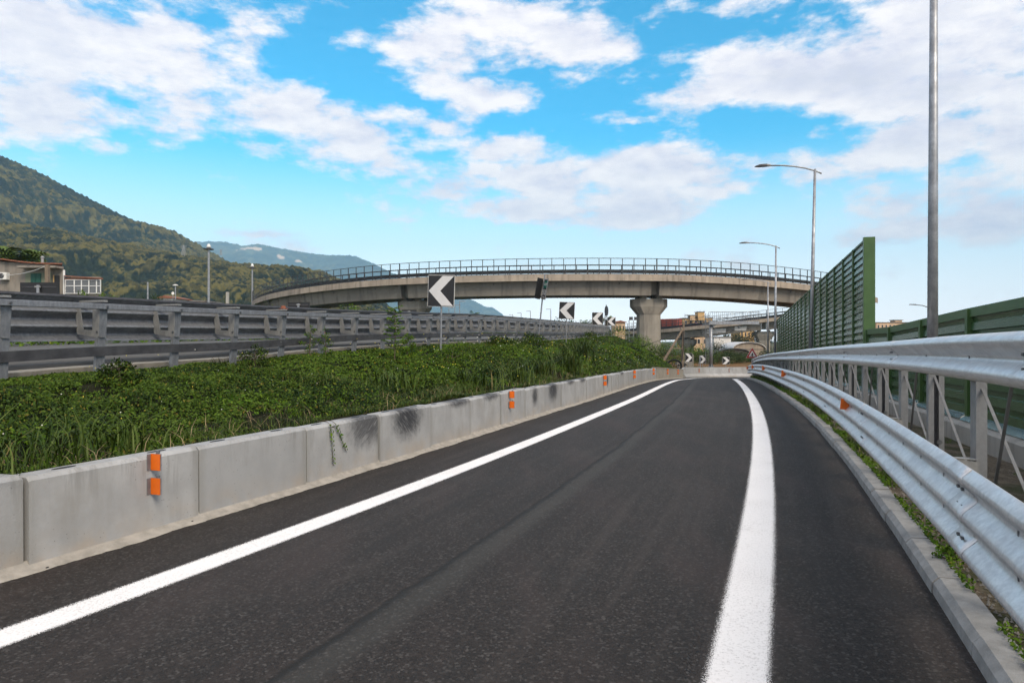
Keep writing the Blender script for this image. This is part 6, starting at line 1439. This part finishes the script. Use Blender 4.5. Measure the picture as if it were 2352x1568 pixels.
    b = on_bank(906, 17.0); o = thing('sapling', tuple(b), 'slender bright green sapling growing through the guardrail left of the nearest chevron', 'sapling'); m = MB(); top = at(906, 705, 17.0); m.tube([b-UP*.1, b.lerp(top, .5)+Vector((.02,0,0)), top], [.016, .011, .004], 6)
    Pn = []; Nn = []; rr = random.Random(4)
    for i in range(30):
        f = .22+.78*i/30; s = b.lerp(top, f); a = i*2.4; l = .34*(1.1-.65*f) if f < .75 else .20; e = s+Vector((cos(a)*l, sin(a)*l, .10-.1*rr.random())); m.tube([s, e], [.004, .002], 4)
        for k in range(9):
            p = s.lerp(e, .25+.75*k/8)
            for q in (-1, 1): Pn.append(tuple(p+Vector((-sin(a)*q*.04, cos(a)*q*.04, -.01))-b)); Nn.append((0, -.4, 1))
    m.build('stem', M['bark'], o); v, f = leaf_quads(np.array(Pn), np.array(Nn), .085, np.random.default_rng(9), .35, .42); np_mesh('leaves', v, f, M['leaf_lt'], o)
    for i, (x, Y, h, w, lab) in enumerate(((1036, 18.4, .7, 1.3, 'bright green feathery bush right below the nearest chevron sign'), (935, 18.2, .62, .6, 'small leafy shoot right of the sapling'), (585, 13.4, .5, .7, 'leafy weed clump reaching up between guardrail posts'), (710, 15.6, .80, .45, 'upright weed standing before the guardrail below the dark sign back'), (748, 16.0, .7, .4, 'slim weed right of the upright one before the guardrail'), (1140, 26, .45, 1.4, 'dark rounded bush on the bank below the middle of the guardrail'), (1220, 30, .5, 1.6, 'rounded bush on the bank right at the foot of the leaning marker'), (1352, 46, .6, 2.0, 'dark green bush by the foot of the third chevron'), (1420, 60, 1.3, 2.6, 'bright bush at the far top end of the bank'), (280, 8.9, .35, .6, 'low leafy mound in front of the nearest guardrail posts'))):
        plant('bank_bush', on_bank(x, Y), h, w, lab, 'bush', 1100 if w > .5 else 260, .05 if Y < 20 else .10, 'leaf_lt' if i in (0, 1, 3, 4, 8) else 'leaf', seed=140+i, low=.05, slim=.4)
    # vine hanging over the wall
    Y = 8.35; t, r = frame2(XW, Y); p0 = Vector((XW(Y), Y, road_z(Y)+.70)); o = thing('hanging_vine', tuple(p0), 'two thin vine strands with small leaves hanging over the scuffed wall block', 'vine'); m = MB(); Pn = []
    for (dy, L_, sw) in ((.0, .50, .05), (.10, .36, .22)):
        pts = [p0-r*.18+t*dy+UP*.02, p0-r*.03+t*dy+UP*.015, p0+r*.015+t*(dy+.01)-UP*.02]+[p0+r*.012+t*(dy+.02+sw*k/6)-UP*(.03+L_*k/6) for k in range(1, 7)]; m.tube(pts, .0035, 5)
        for k in range(2, len(pts)-1):
            for j in range(3): Pn.append(tuple(pts[k].lerp(pts[k+1], j/3)+r*.012+t*(.02 if (k+j) % 2 else -.02)-p0))
    m.build('stem', M['bark'], o); v, f = leaf_quads(np.array(Pn), np.tile(tuple(r), (len(Pn), 1)), .05, np.random.default_rng(2), .4, .6); np_mesh('leaves', v, f, M['leaf_lt'], o)
    # weed by the kerb
    Y = 4.9; b = Vector((XK(Y)+.2, Y, road_z(Y)+.10)); plant('kerb_weed', b, .14, .22, 'small dark leafy weed leaning over the kerb under the guardrail', 'weed', 90, .035, 'leaf_lt', seed=170, low=.05)
    Y = 4.0; b = Vector((XP(Y)-.75, Y, road_z(Y)-.05)); v, f = blade_quads(np.random.default_rng(5).normal(size=(70, 3))*np.array([.06,.06,0]), .30, .005, np.random.default_rng(6), .8); o = np_mesh('grass_tuft', v, f, M['grass']); o.location = b; tag(o, 'tuft of long grass at the foot of the plinth wall', 'grass tuft')
trees()
